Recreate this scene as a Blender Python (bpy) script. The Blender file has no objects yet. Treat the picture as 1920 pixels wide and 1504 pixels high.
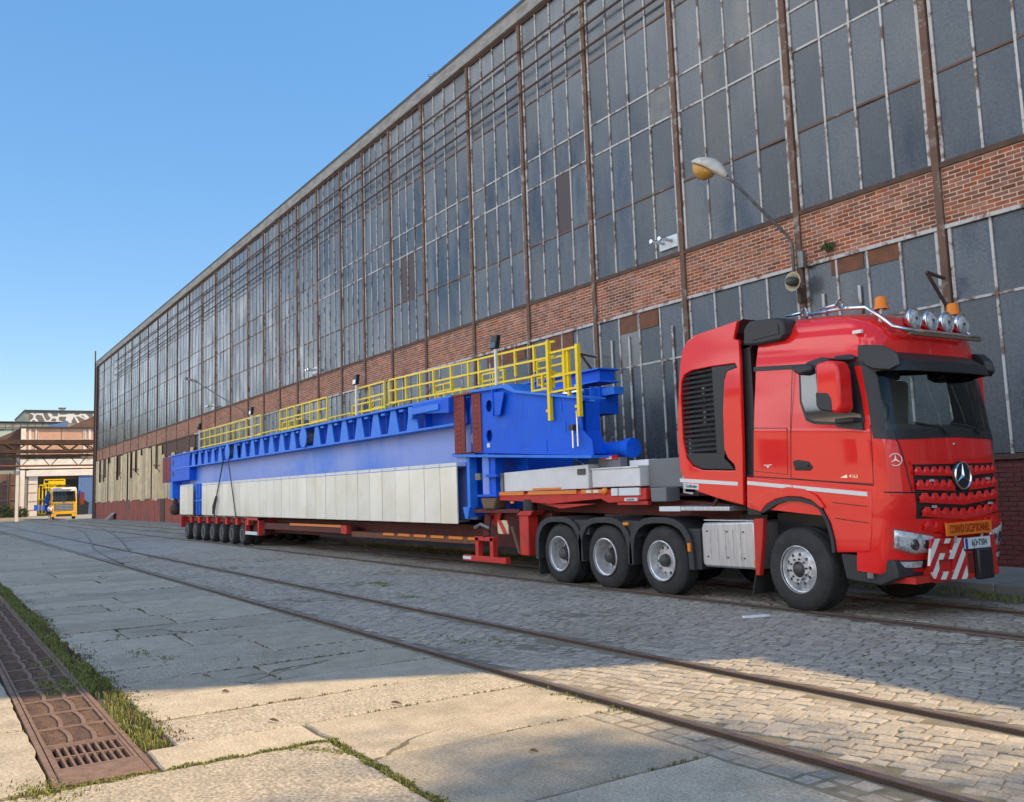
import bpy, bmesh, math, random
from mathutils import Vector, Matrix
random.seed(7)
SC = bpy.context.scene
# ------------------------------------------------------------------ camera
# world: X runs along the hall towards the near end, Y towards the hall, Z up; metres
R = Matrix(((0.5391321, -0.11514496, -0.83431302), (0.84150909, 0.03291761, 0.53923917), (-0.03462708, -0.99280314, 0.11464246)))
cd = bpy.data.cameras.new('camera'); cam = bpy.data.objects.new('camera', cd); SC.collection.objects.link(cam)
Mc = R @ Matrix(((1, 0, 0), (0, -1, 0), (0, 0, -1)))
cam.matrix_world = Matrix.Translation((0, 0, 1.66)) @ Mc.to_4x4()
cd.sensor_fit = 'HORIZONTAL'; cd.sensor_width = 36; cd.lens = 1710 / 1920 * 36
cd.shift_y = -33 / 1920; cd.clip_start = 0.1; cd.clip_end = 3000
SC.camera = cam
# ------------------------------------------------------------------ sky and sun
SUN_EL, SUN_AZ = math.radians(44.5), math.atan2(0.46, 0.888)      # azimuth from +Y towards +X
wd = bpy.data.worlds.new('World'); SC.world = wd; wd.use_nodes = True
wn = wd.node_tree; bg = wn.nodes['Background']
sky = wn.nodes.new('ShaderNodeTexSky'); sky.sky_type = 'NISHITA'; sky.sun_disc = False
sky.sun_elevation = SUN_EL; sky.sun_rotation = SUN_AZ
sky.altitude = 1500; sky.air_density = 1.0; sky.dust_density = 0.1; sky.ozone_density = 2.0
gm = wn.nodes.new('ShaderNodeGamma'); gm.inputs['Gamma'].default_value = 0.42; wn.links.new(sky.outputs['Color'], gm.inputs['Color'])   # evens the sky out, as the phone did
hsv = wn.nodes.new('ShaderNodeHueSaturation'); hsv.inputs['Saturation'].default_value = 2.05; hsv.inputs['Hue'].default_value = 0.504; hsv.inputs['Value'].default_value = 1.0; wn.links.new(gm.outputs['Color'], hsv.inputs['Color'])
# sunlit cumulus over the side behind the viewer, as the lorry's side window mirrors it; the sky in view is clear
def wnode(t, **k):
    n = wn.nodes.new(t)
    for a, v in k.items(): setattr(n, a, v)
    return n
tcw = wnode('ShaderNodeTexCoord'); sx = wnode('ShaderNodeSeparateXYZ'); wn.links.new(tcw.outputs['Generated'], sx.inputs[0])
zz = wnode('ShaderNodeMath', operation='ADD'); zz.inputs[1].default_value = 0.22; wn.links.new(sx.outputs['Z'], zz.inputs[0])
dv = wnode('ShaderNodeVectorMath', operation='DIVIDE'); wn.links.new(tcw.outputs['Generated'], dv.inputs[0]); wn.links.new(zz.outputs[0], dv.inputs[1])
cn = wnode('ShaderNodeTexNoise'); cn.inputs['Scale'].default_value = 1.7; cn.inputs['Detail'].default_value = 9; cn.inputs['Roughness'].default_value = 0.55; wn.links.new(dv.outputs[0], cn.inputs['Vector'])
c1 = wnode('ShaderNodeMapRange', interpolation_type='SMOOTHSTEP'); c1.inputs['From Min'].default_value = 0.44; c1.inputs['From Max'].default_value = 0.60; wn.links.new(cn.outputs['Fac'], c1.inputs['Value'])
c2 = wnode('ShaderNodeMapRange', interpolation_type='SMOOTHSTEP'); c2.inputs['From Min'].default_value = -0.06; c2.inputs['From Max'].default_value = -0.40; wn.links.new(sx.outputs['Y'], c2.inputs['Value'])
c3 = wnode('ShaderNodeMapRange', interpolation_type='SMOOTHSTEP'); c3.inputs['From Min'].default_value = 0.02; c3.inputs['From Max'].default_value = 0.10; wn.links.new(sx.outputs['Z'], c3.inputs['Value'])
m1 = wnode('ShaderNodeMath', operation='MULTIPLY'); wn.links.new(c1.outputs[0], m1.inputs[0]); wn.links.new(c2.outputs[0], m1.inputs[1])
m2 = wnode('ShaderNodeMath', operation='MULTIPLY'); wn.links.new(m1.outputs[0], m2.inputs[0]); wn.links.new(c3.outputs[0], m2.inputs[1])
cm = wnode('ShaderNodeMix', data_type='RGBA'); wn.links.new(m2.outputs[0], cm.inputs['Factor']); wn.links.new(hsv.outputs['Color'], cm.inputs['A']); cm.inputs['B'].default_value = (5.6, 5.85, 6.1, 1)
wn.links.new(cm.outputs['Result'], bg.inputs['Color']); bg.inputs['Strength'].default_value = 0.15
ld = bpy.data.lights.new('sun', 'SUN'); sun = bpy.data.objects.new('sun', ld); SC.collection.objects.link(sun)
ld.energy = 2.2; ld.angle = math.radians(0.55); ld.color = (1.0, 0.75, 0.44)
sdir = Vector((math.cos(SUN_EL) * math.sin(SUN_AZ), math.cos(SUN_EL) * math.cos(SUN_AZ), math.sin(SUN_EL)))
sun.rotation_euler = sdir.to_track_quat('Z', 'Y').to_euler(); sun.location = (0, 40, 60)
vs = SC.view_settings; vs.view_transform = 'Standard'; vs.look = 'None'; vs.exposure = 1.75; vs.gamma = 1.0; vs.use_curve_mapping = False
SC.cycles.max_bounces = 6; SC.cycles.diffuse_bounces = 3; SC.cycles.glossy_bounces = 4; SC.cycles.transparent_max_bounces = 10
# ------------------------------------------------------------------ helpers: materials
MATS = {}
def M(name, col, rough=0.6, metal=0.0, col2=None, scale=2.0, lo=0.4, hi=0.65, bump=0.0, bscale=30.0, coat=0.0, island=0.0, orand=0.0, spec=0.5, rvar=0.0, stretch=None, detail=6.0, col3=None, scale3=0.6, lo3=0.5, hi3=0.7, grain=0.0, gscale=60.0):
    m = bpy.data.materials.new(name); m.use_nodes = True; MATS[name] = m
    nt = m.node_tree; N = nt.nodes; L = nt.links; b = N['Principled BSDF']
    b.inputs['Roughness'].default_value = rough; b.inputs['Metallic'].default_value = metal
    b.inputs['Specular IOR Level'].default_value = spec
    if coat: b.inputs['Coat Weight'].default_value = coat; b.inputs['Coat Roughness'].default_value = 0.04
    tc = N.new('ShaderNodeNewGeometry'); vec = tc.outputs['Position']
    if stretch:
        mp = N.new('ShaderNodeMapping'); mp.inputs['Scale'].default_value = stretch; L.new(vec, mp.inputs['Vector']); vec = mp.outputs['Vector']
    out = None
    rgb = N.new('ShaderNodeRGB'); rgb.outputs[0].default_value = (*col, 1); out = rgb.outputs[0]
    def mixin(out, c2, sc, lo, hi):
        nz = N.new('ShaderNodeTexNoise'); nz.inputs['Scale'].default_value = sc; nz.inputs['Detail'].default_value = detail; nz.inputs['Roughness'].default_value = 0.65 if detail < 8 else 0.75
        L.new(vec, nz.inputs['Vector'])
        mr = N.new('ShaderNodeMapRange'); mr.inputs['From Min'].default_value = lo; mr.inputs['From Max'].default_value = hi; L.new(nz.outputs['Fac'], mr.inputs['Value'])
        mx = N.new('ShaderNodeMix'); mx.data_type = 'RGBA'; L.new(mr.outputs['Result'], mx.inputs['Factor'])
        L.new(out, mx.inputs['A']); mx.inputs['B'].default_value = (*c2, 1)
        return mx.outputs['Result'], mr.outputs['Result']
    if col2:
        out, f = mixin(out, col2, scale, lo, hi)
        if rvar:
            mr = N.new('ShaderNodeMapRange'); mr.inputs['To Min'].default_value = rough; mr.inputs['To Max'].default_value = rough + rvar; L.new(f, mr.inputs['Value']); L.new(mr.outputs['Result'], b.inputs['Roughness'])
    if col3: out, _ = mixin(out, col3, scale3, lo3, hi3)
    if island or orand:
        if island: g = N.new('ShaderNodeNewGeometry'); r = g.outputs['Random Per Island']; amt = island
        else: g = N.new('ShaderNodeObjectInfo'); r = g.outputs['Random']; amt = orand
        mr = N.new('ShaderNodeMapRange'); mr.inputs['To Min'].default_value = 1 - amt; mr.inputs['To Max'].default_value = 1 + amt; L.new(r, mr.inputs['Value'])
        hs = N.new('ShaderNodeHueSaturation'); L.new(out, hs.inputs['Color']); L.new(mr.outputs['Result'], hs.inputs['Value'])
        wh = N.new('ShaderNodeMath'); wh.operation = 'MULTIPLY'; wh.inputs[1].default_value = 7.31; L.new(r, wh.inputs[0])
        fr = N.new('ShaderNodeMath'); fr.operation = 'FRACT'; L.new(wh.outputs[0], fr.inputs[0])
        m2 = N.new('ShaderNodeMapRange'); m2.inputs['To Min'].default_value = 1 - amt * 0.5; m2.inputs['To Max'].default_value = 1 + amt * 0.3; L.new(fr.outputs[0], m2.inputs['Value']); L.new(m2.outputs['Result'], hs.inputs['Saturation'])
        out = hs.outputs['Color']
    if grain:
        nz = N.new('ShaderNodeTexNoise'); nz.inputs['Scale'].default_value = gscale; nz.inputs['Detail'].default_value = 3; L.new(tc.outputs['Position'], nz.inputs['Vector'])
        mr = N.new('ShaderNodeMapRange'); mr.inputs['From Min'].default_value = 0.3; mr.inputs['From Max'].default_value = 0.7; mr.inputs['To Min'].default_value = 1 - grain; mr.inputs['To Max'].default_value = 1 + grain; L.new(nz.outputs['Fac'], mr.inputs['Value'])
        vm = N.new('ShaderNodeVectorMath'); vm.operation = 'SCALE'; L.new(out, vm.inputs[0]); L.new(mr.outputs['Result'], vm.inputs['Scale']); out = vm.outputs['Vector']
    L.new(out, b.inputs['Base Color'])
    if bump:
        nz = N.new('ShaderNodeTexNoise'); nz.inputs['Scale'].default_value = bscale; nz.inputs['Detail'].default_value = 5; L.new(vec, nz.inputs['Vector'])
        bp = N.new('ShaderNodeBump'); bp.inputs['Strength'].default_value = bump; bp.inputs['Distance'].default_value = 0.02; L.new(nz.outputs['Fac'], bp.inputs['Height']); L.new(bp.outputs['Normal'], b.inputs['Normal'])
    return m
def glassmat(name, tint, rough=0.02):
    m = bpy.data.materials.new(name); m.use_nodes = True; MATS[name] = m
    nt = m.node_tree; N = nt.nodes; L = nt.links; N.remove(N['Principled BSDF'])
    tr = N.new('ShaderNodeBsdfTransparent'); tr.inputs['Color'].default_value = (*tint, 1)
    gl = N.new('ShaderNodeBsdfGlossy'); gl.inputs['Roughness'].default_value = rough
    fr = N.new('ShaderNodeFresnel'); fr.inputs['IOR'].default_value = 1.5
    mx = N.new('ShaderNodeMixShader'); L.new(fr.outputs[0], mx.inputs[0]); L.new(tr.outputs[0], mx.inputs[1]); L.new(gl.outputs[0], mx.inputs[2])
    L.new(mx.outputs[0], N['Material Output'].inputs['Surface'])
    return m
# ------------------------------------------------------------------ helpers: objects
COL = SC.collection
def props(o, label=None, cat=None, group=None, kind=None):
    if label: o['label'] = label
    if cat: o['category'] = cat
    if group: o['group'] = group
    if kind: o['kind'] = kind
    return o
def root(name, loc, label=None, cat=None, group=None, kind=None):
    o = bpy.data.objects.new(name, None); COL.objects.link(o); o.location = loc; o.empty_display_size = 0.2
    return props(o, label, cat, group, kind)
def WORLD(o):
    m = Matrix.LocRotScale(o.location, o.rotation_euler, o.scale)
    if o.parent is None: return m
    return WORLD(o.parent) @ o.matrix_parent_inverse @ m
def link(name, me, mat, parent=None, loc=None, rot=None, scale=None, kind=None, label=None):
    o = bpy.data.objects.new(name, me); COL.objects.link(o)
    if mat is not None and not me.materials: me.materials.append(MATS[mat] if isinstance(mat, str) else mat)
    if loc is not None: o.location = loc
    if rot is not None: o.rotation_euler = rot
    if scale is not None: o.scale = scale
    if parent is not None:
        o.parent = parent; o.matrix_parent_inverse = WORLD(parent).inverted()
    if kind: o['kind'] = kind
    if label: o['label'] = label
    return o
def copy_tree(o, parent=None, off=None):
    c = o.copy(); COL.objects.link(c)
    if parent is not None: c.parent = parent
    if off is not None: c.location = Vector(o.location) + Vector(off)
    for ch in list(o.children): copy_tree(ch, c)
    return c
class MB:
    def __init__(s): s.v = []; s.f = []
    def add(s, vs, fs):
        n = len(s.v); s.v += [tuple(v) for v in vs]; s.f += [tuple(n + i for i in f) for f in fs]; return s
    def box(s, x0, x1, y0, y1, z0, z1):
        return s.add([(x0, y0, z0), (x1, y0, z0), (x1, y1, z0), (x0, y1, z0), (x0, y0, z1), (x1, y0, z1), (x1, y1, z1), (x0, y1, z1)],
                     [(0, 3, 2, 1), (4, 5, 6, 7), (0, 1, 5, 4), (1, 2, 6, 5), (2, 3, 7, 6), (3, 0, 4, 7)])
    def prism(s, poly, axis, a0, a1):
        """poly: 2D points in the two other axes ('y': (x,z), 'x': (y,z), 'z': (x,y))"""
        def P(p, a): return {'y': (p[0], a, p[1]), 'x': (a, p[0], p[1]), 'z': (p[0], p[1], a)}[axis]
        n = len(poly); vs = [P(p, a0) for p in poly] + [P(p, a1) for p in poly]
        fs = [tuple(range(n)), tuple(range(2 * n - 1, n - 1, -1))] + [(i, i + n, (i + 1) % n + n, (i + 1) % n) for i in range(n)]
        return s.add(vs, fs)
    def ring(s, outer, inner, axis, a0, a1, closed=False):
        """strip between two polylines of the same length, extruded"""
        def P(p, a): return {'y': (p[0], a, p[1]), 'x': (a, p[0], p[1]), 'z': (p[0], p[1], a)}[axis]
        n = len(outer); vs = [P(p, a0) for p in outer] + [P(p, a0) for p in inner] + [P(p, a1) for p in outer] + [P(p, a1) for p in inner]
        fs = []
        for i in range(n if closed else n - 1):
            j = (i + 1) % n
            fs += [(i, j, n + j, n + i), (2 * n + i, 3 * n + i, 3 * n + j, 2 * n + j), (i, 2 * n + i, 2 * n + j, j), (n + i, n + j, 3 * n + j, 3 * n + i)]
        if not closed: fs += [(0, n, 3 * n, 2 * n), (n - 1, 3 * n - 1, 4 * n - 1, 2 * n - 1)]
        return s.add(vs, fs)
    def tube(s, pts, r, n=8, caps=True):
        pts = [Vector(p) for p in pts]; rs = r if isinstance(r, (list, tuple)) else [r] * len(pts)
        base = len(s.v); m = len(pts)
        t0 = (pts[1] - pts[0]).normalized(); up = Vector((0, 0, 1)) if abs(t0.z) < 0.9 else Vector((0, 1, 0))
        for i, p in enumerate(pts):
            t = (pts[min(i + 1, m - 1)] - pts[max(i - 1, 0)]).normalized()
            a = t.cross(up)
            if a.length < 1e-4: a = t.cross(Vector((1, 0, 0)))
            a.normalize(); b = a.cross(t)
            for k in range(n):
                th = 2 * math.pi * k / n; q = p + (a * math.cos(th) + b * math.sin(th)) * rs[i]; s.v.append(tuple(q))
        for i in range(m - 1):
            for k in range(n):
                k2 = (k + 1) % n; s.f.append((base + i * n + k, base + i * n + k2, base + (i + 1) * n + k2, base + (i + 1) * n + k))
        if caps: s.f.append(tuple(base + k for k in range(n - 1, -1, -1))); s.f.append(tuple(base + (m - 1) * n + k for k in range(n)))
        return s
    def bar(s, a, b, w, h=None):
        """square bar from a to b"""
        h = h or w; a = Vector(a); b = Vector(b); t = (b - a).normalized(); up = Vector((0, 0, 1)) if abs(t.z) < 0.95 else Vector((0, 1, 0))
        x = t.cross(up).normalized(); y = x.cross(t)
        vs = [p + x * sx * w / 2 + y * sy * h / 2 for p in (a, b) for sx, sy in ((-1, -1), (1, -1), (1, 1), (-1, 1))]
        return s.add(vs, [(0, 1, 2, 3), (7, 6, 5, 4), (0, 4, 5, 1), (1, 5, 6, 2), (2, 6, 7, 3), (3, 7, 4, 0)])
    def lathe(s, prof, axis='y', c=(0, 0, 0), n=32, closed=False):
        """prof: (radius, along axis)"""
        base = len(s.v); m = len(prof)
        for r, a in prof:
            for k in range(n):
                th = 2 * math.pi * k / n; u, w = r * math.cos(th), r * math.sin(th)
                p = {'y': (u, a, w), 'x': (a, u, w), 'z': (u, w, a)}[axis]; s.v.append((p[0] + c[0], p[1] + c[1], p[2] + c[2]))
        for i in range(m if closed else m - 1):
            i2 = (i + 1) % m
            for k in range(n):
                k2 = (k + 1) % n; s.f.append((base + i * n + k, base + i * n + k2, base + i2 * n + k2, base + i2 * n + k))
        if not closed:
            s.f.append(tuple(base + k for k in range(n - 1, -1, -1))); s.f.append(tuple(base + (m - 1) * n + k for k in range(n)))
        return s
    def grid(s, rows):
        base = len(s.v); m = len(rows); n = len(rows[0])
        for r in rows: s.v += [tuple(p) for p in r]
        for i in range(m - 1):
            for j in range(n - 1): s.f.append((base + i * n + j, base + i * n + j + 1, base + (i + 1) * n + j + 1, base + (i + 1) * n + j))
        return s
    def xf(s, fn): s.v = [tuple(fn(v)) for v in s.v]; return s
    def mesh(s, name, smooth=False, fix=True):
        me = bpy.data.meshes.new(name); me.from_pydata(s.v, [], s.f); me.update()
        if fix:
            bm = bmesh.new(); bm.from_mesh(me); bmesh.ops.recalc_face_normals(bm, faces=bm.faces[:]); bm.to_mesh(me); bm.free()
        if smooth:
            for p in me.polygons: p.use_smooth = True
        return me
    def build(s, name, mat, parent=None, smooth=False, bevel=0.0, kind=None, label=None, fix=True, auto=None, seg=2):
        me = s.mesh(name, smooth or bool(auto), fix)
        o = link(name, me, mat, parent, kind=kind, label=label)
        if auto: me.set_sharp_from_angle(angle=math.radians(auto))
        if bevel:
            b = o.modifiers.new('bevel', 'BEVEL'); b.width = bevel; b.segments = seg; b.limit_method = 'ANGLE'; b.angle_limit = math.radians(35); b.harden_normals = False
            for p in me.polygons: p.use_smooth = True
            me.set_sharp_from_angle(angle=math.radians(40))
        return o
def holed(name, outer, holes, axis, a0, a1, mat, parent, bevel=0.0):
    """a plate with holes: outline and holes in 2D, extruded from a0 to a1 along the axis"""
    bm = bmesh.new(); ed = []
    def P(p): return {'y': (p[0], a0, p[1]), 'x': (a0, p[0], p[1]), 'z': (p[0], p[1], a0)}[axis]
    for loop in [outer] + holes:
        vs = [bm.verts.new(P(p)) for p in loop]
        ed += [bm.edges.new((vs[i], vs[(i + 1) % len(vs)])) for i in range(len(vs))]
    bmesh.ops.triangle_fill(bm, use_beauty=True, edges=ed)
    r = bmesh.ops.extrude_face_region(bm, geom=bm.faces[:])
    d = {'y': (0, a1 - a0, 0), 'x': (a1 - a0, 0, 0), 'z': (0, 0, a1 - a0)}[axis]
    bmesh.ops.translate(bm, vec=d, verts=[e for e in r['geom'] if isinstance(e, bmesh.types.BMVert)])
    bmesh.ops.recalc_face_normals(bm, faces=bm.faces[:])
    me = bpy.data.meshes.new(name); bm.to_mesh(me); bm.free()
    o = link(name, me, mat, parent)
    if bevel:
        b = o.modifiers.new('bevel', 'BEVEL'); b.width = bevel; b.segments = 2; b.limit_method = 'ANGLE'; b.angle_limit = math.radians(50)
    return o
def circ(cx, cz, r, n=20, ry=None): return [(cx + r * math.cos(2 * math.pi * k / n), cz + (ry or r) * math.sin(2 * math.pi * k / n)) for k in range(n)]
def text(name, s, size, mat, parent, origin, xdir, ydir, depth=0.004, sx=1.0, align='CENTER', bold=0.0):
    cu = bpy.data.curves.new(name, 'FONT'); cu.body = s; cu.size = size; cu.extrude = depth / 2; cu.align_x = align; cu.align_y = 'CENTER'; cu.offset = bold
    t = bpy.data.objects.new(name + '_tmp', cu); COL.objects.link(t)
    dg = bpy.context.evaluated_depsgraph_get(); dg.update()
    me = bpy.data.meshes.new_from_object(t.evaluated_get(dg)); bpy.data.objects.remove(t)
    x = Vector(xdir).normalized(); y = Vector(ydir); y = (y - x * y.dot(x)).normalized(); z = x.cross(y); o = Vector(origin)
    for v in me.vertices: v.co = o + x * v.co.x * sx + y * v.co.y + z * v.co.z
    me.materials.clear()
    return link(name, me, mat, parent)
def rnd(a, b): return random.uniform(a, b)
def lerp(a, b, t): return a + (b - a) * t
# ------------------------------------------------------------------ materials
M('ground_dirt', (0.16, 0.14, 0.11), 0.95, col2=(0.10, 0.10, 0.06), scale=1.2, bump=0.4, bscale=18)
M('joint_dirt', (0.22, 0.185, 0.135), 0.95, col2=(0.14, 0.125, 0.08), scale=5, bump=0.5, bscale=40)
M('cobble', (0.35, 0.305, 0.245), 0.78, grain=0.22, gscale=45, col2=(0.29, 0.26, 0.22), scale=9, bump=0.35, bscale=60, island=0.17, rvar=0.1, col3=(0.26, 0.225, 0.175), scale3=0.5)
M('cobble_piece', (0.35, 0.305, 0.245), 0.78, grain=0.22, gscale=45, col2=(0.29, 0.26, 0.22), scale=9, bump=0.35, bscale=60, orand=0.17, rvar=0.1, col3=(0.26, 0.225, 0.175), scale3=0.5)
M('concrete', (0.40, 0.345, 0.265), 0.88, col2=(0.29, 0.245, 0.18), scale=3.5, lo=0.42, hi=0.68, detail=12, grain=0.28, gscale=55, bump=0.45, bscale=55, orand=0.13, col3=(0.24, 0.21, 0.16), scale3=1.3, lo3=0.52, hi3=0.75)
M('yard_concrete', (0.66, 0.58, 0.48), 0.9, col2=(0.6, 0.52, 0.43), scale=0.5)  # unseen ground behind the viewer, made pale to bounce sunlight back
M('concrete_rough', (0.39, 0.335, 0.26), 0.92, col2=(0.25, 0.215, 0.16), detail=12, grain=0.4, gscale=38, scale=9, lo=0.45, hi=0.7, bump=0.9, bscale=45, orand=0.08, col3=(0.24, 0.22, 0.16), scale3=1.1)
M('sidewalk', (0.26, 0.25, 0.23), 0.9, col2=(0.19, 0.185, 0.17), scale=2, bump=0.3, bscale=40)
M('rail_steel', (0.085, 0.06, 0.05), 0.5, 0.6, col2=(0.12, 0.07, 0.045), scale=7, bump=0.3, bscale=60, rvar=0.25)
M('rail_top', (0.30, 0.27, 0.25), 0.42, 0.8, col2=(0.20, 0.15, 0.12), scale=9, rvar=0.2)
M('cast_iron', (0.21, 0.13, 0.095), 0.75, 0.15, col2=(0.14, 0.09, 0.07), scale=12, bump=0.4, bscale=80, rvar=0.2)
M('slab_joint', (0.10, 0.085, 0.055), 0.95, col2=(0.065, 0.06, 0.03), scale=6, bump=0.5, bscale=40)
M('gantry', (0.06, 0.034, 0.026), 0.8, 0.1, col2=(0.10, 0.05, 0.03), scale=2)
M('pit_dark', (0.03, 0.022, 0.018), 0.95)
M('grass', (0.18, 0.19, 0.04), 0.8, island=0.45)
M('grass_dry', (0.17, 0.15, 0.06), 0.85, island=0.4)
M('dry_moss', (0.12, 0.085, 0.055), 0.9, island=0.35)
M('leaf', (0.06, 0.10, 0.028), 0.6, island=0.45)
M('bark', (0.09, 0.07, 0.05), 0.9, col2=(0.05, 0.04, 0.03), scale=8)
def brickmat(name, **k): M(name, (0.33, 0.105, 0.055), 0.85, col2=(0.23, 0.075, 0.045), scale=1.5, bump=0.5, bscale=70, col3=(0.11, 0.05, 0.038), scale3=0.9, lo3=0.53, hi3=0.68, **k)
brickmat('brick', island=0.38); brickmat('brick_piece', orand=0.38)
M('brick_red', (0.13, 0.028, 0.024), 0.7, col2=(0.09, 0.025, 0.022), scale=3, bump=0.4, bscale=60, island=0.15)
M('mortar', (0.66, 0.52, 0.39), 0.95, col2=(0.5, 0.38, 0.28), scale=3, bump=0.4, bscale=60, col3=(0.22, 0.16, 0.12), scale3=0.5, lo3=0.58, hi3=0.72)
M('render_red', (0.34, 0.08, 0.05), 0.85, col2=(0.24, 0.07, 0.05), scale=1.2, bump=0.3, bscale=20, col3=(0.10, 0.075, 0.06), scale3=0.5)
PK = dict(rough=0.14, col2=(0.09, 0.105, 0.12), scale=1.3, lo=0.35, hi=0.7, rvar=0.3, bump=0.05, bscale=7, stretch=(1, 1, 0.35), col3=(0.11, 0.11, 0.105), scale3=0.5)
M('pane', (0.047, 0.060, 0.080), grain=0.3, gscale=22, orand=0.33, **PK)
M('pane_far', (0.047, 0.060, 0.080), grain=0.3, gscale=22, island=0.33, **PK)
M('pane_patch', (0.20, 0.21, 0.21), 0.5, orand=0.3, col2=(0.14, 0.14, 0.13), scale=3)
M('pane_dark', (0.05, 0.035, 0.04), 0.6, orand=0.2)
M('peeling_white', (0.50, 0.49, 0.47), 0.75, col2=(0.17, 0.11, 0.085), scale=3.5, lo=0.50, hi=0.60, bump=0.3, bscale=30)
M('peeling_rust', (0.15, 0.085, 0.06), 0.8, 0.1, col2=(0.36, 0.32, 0.28), scale=4, lo=0.56, hi=0.64, bump=0.3, bscale=30, col3=(0.10, 0.05, 0.03), scale3=2)
M('rust_dark', (0.075, 0.05, 0.042), 0.8, 0.2, col2=(0.13, 0.065, 0.04), scale=4)
M('rust_panel', (0.20, 0.075, 0.035), 0.85, col2=(0.11, 0.06, 0.04), scale=5, bump=0.3)
M('fascia', (0.30, 0.29, 0.27), 0.85, col2=(0.18, 0.17, 0.16), scale=1.5, stretch=(1, 1, 3))
M('roof_dark', (0.06, 0.06, 0.06), 0.8)
M('corrugated', (0.68, 0.54, 0.33), 0.75, col2=(0.5, 0.4, 0.26), scale=1.2, orand=0.16)
M('grey_metal', (0.22, 0.22, 0.22), 0.55, 0.5, col2=(0.14, 0.12, 0.11), scale=6)
M('lamp_white', (0.62, 0.60, 0.55), 0.5, col2=(0.45, 0.42, 0.36), scale=6)
M('lamp_amber', (0.55, 0.30, 0.06), 0.25, col2=(0.40, 0.2, 0.04), scale=5)
M('cream', (0.58, 0.50, 0.34), 0.6, col2=(0.4, 0.33, 0.22), scale=7)
M('black_plastic', (0.018, 0.019, 0.022), 0.45)
M('dark_plastic', (0.022, 0.024, 0.028), 0.5, col2=(0.032, 0.033, 0.036), scale=5, rvar=0.12)
M('truck_red', (0.80, 0.014, 0.012), 0.5, coat=1.0, spec=0.15, col2=(0.75, 0.014, 0.012), scale=1.4)
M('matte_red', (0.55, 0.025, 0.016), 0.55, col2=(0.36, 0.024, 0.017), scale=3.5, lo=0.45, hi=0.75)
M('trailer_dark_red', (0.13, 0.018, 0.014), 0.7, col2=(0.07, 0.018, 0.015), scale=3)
M('tyre', (0.022, 0.022, 0.023), 0.82, col2=(0.045, 0.043, 0.04), scale=5, lo=0.42, hi=0.75, bump=0.2, bscale=50)
M('rim_silver', (0.68, 0.69, 0.71), 0.34, 0.55, col2=(0.46, 0.46, 0.47), scale=9, rvar=0.2)
M('hub_dark', (0.10, 0.10, 0.105), 0.55, 0.4, col2=(0.05, 0.045, 0.04), scale=10)
M('chrome', (0.75, 0.76, 0.78), 0.12, 1.0)
M('aluminium', (0.60, 0.61, 0.62), 0.38, 0.7, col2=(0.48, 0.48, 0.49), scale=1.5, stretch=(12, 1, 1), rvar=0.12)
M('white_paint', (0.72, 0.72, 0.70), 0.4)
M('box_white', (0.72, 0.73, 0.74), 0.5, col2=(0.64, 0.65, 0.66), scale=2, rvar=0.1)
M('box_grey', (0.16, 0.17, 0.185), 0.6)
M('orange', (0.75, 0.20, 0.012), 0.35)
M('amber', (0.80, 0.22, 0.012), 0.25)
M('sign_orange', (0.80, 0.19, 0.012), 0.45)
M('sign_red', (0.35, 0.035, 0.006), 0.5)
M('plate_white', (0.65, 0.70, 0.72), 0.4); M('plate_blue', (0.01, 0.05, 0.42), 0.4); M('ink', (0.012, 0.012, 0.014), 0.5)
M('lens', (0.66, 0.69, 0.72), 0.1, 0.3, coat=0.6, col2=(0.30, 0.32, 0.35), scale=14, lo=0.48, hi=0.6); M('reflector_red', (0.5, 0.01, 0.01), 0.25)
M('mirror_glass', (0.02, 0.026, 0.032), 0.03, spec=1.0, coat=1.0)
M('cab_interior', (0.15, 0.145, 0.13), 0.8)
M('blue', (0.004, 0.11, 0.74), 0.5, col2=(0.004, 0.09, 0.62), scale=1.5, bump=0.04, bscale=5, spec=0.25, col3=(0.01, 0.13, 0.66), scale3=6)
M('blue_web', (0.22, 0.32, 0.74), 0.4, col2=(0.07, 0.22, 0.76), scale=0.35, lo=0.45, hi=0.62, spec=0.35)  # girder paint with light reflected off the ground mixed into the colour
M('blue_light', (0.03, 0.21, 0.80), 0.45, spec=0.3, col2=(0.02, 0.17, 0.72), scale=3)  # same girder blue made paler, ground light put into the colour
M('oxide_red', (0.24, 0.035, 0.028), 0.75, col2=(0.17, 0.03, 0.026), scale=5)
M('yellow', (0.92, 0.66, 0.008), 0.42, col2=(0.84, 0.58, 0.008), scale=4)
M('panel_cream', (0.84, 0.81, 0.73), 0.36, 0.2, col2=(0.76, 0.73, 0.62), scale=1.1, orand=0.07, col3=(0.72, 0.66, 0.52), scale3=0.5)
M('yellow_truck', (0.85, 0.47, 0.012), 0.35, coat=0.8)
M('facade_white', (0.74, 0.69, 0.63), 0.8, col2=(0.64, 0.58, 0.52), scale=1)
M('facade_orange', (0.56, 0.33, 0.23), 0.85, col2=(0.46, 0.27, 0.19), scale=1.2)
M('facade_grey', (0.30, 0.30, 0.26), 0.9, col2=(0.22, 0.22, 0.19), scale=0.8)
M('blue_sheet', (0.10, 0.18, 0.38), 0.6)
M('brown_sheet', (0.16, 0.085, 0.06), 0.75, col2=(0.11, 0.06, 0.045), scale=0.8)
M('skin', (0.50, 0.28, 0.19), 0.55); M('shirt', (0.75, 0.70, 0.76), 0.8); M('shorts', (0.03, 0.03, 0.045), 0.85); M('hair', (0.03, 0.02, 0.015), 0.7)
M('paper', (0.8, 0.8, 0.8), 0.7); M('wood', (0.16, 0.10, 0.06), 0.8)
glassmat('glass', (0.80, 0.86, 0.84))
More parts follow.
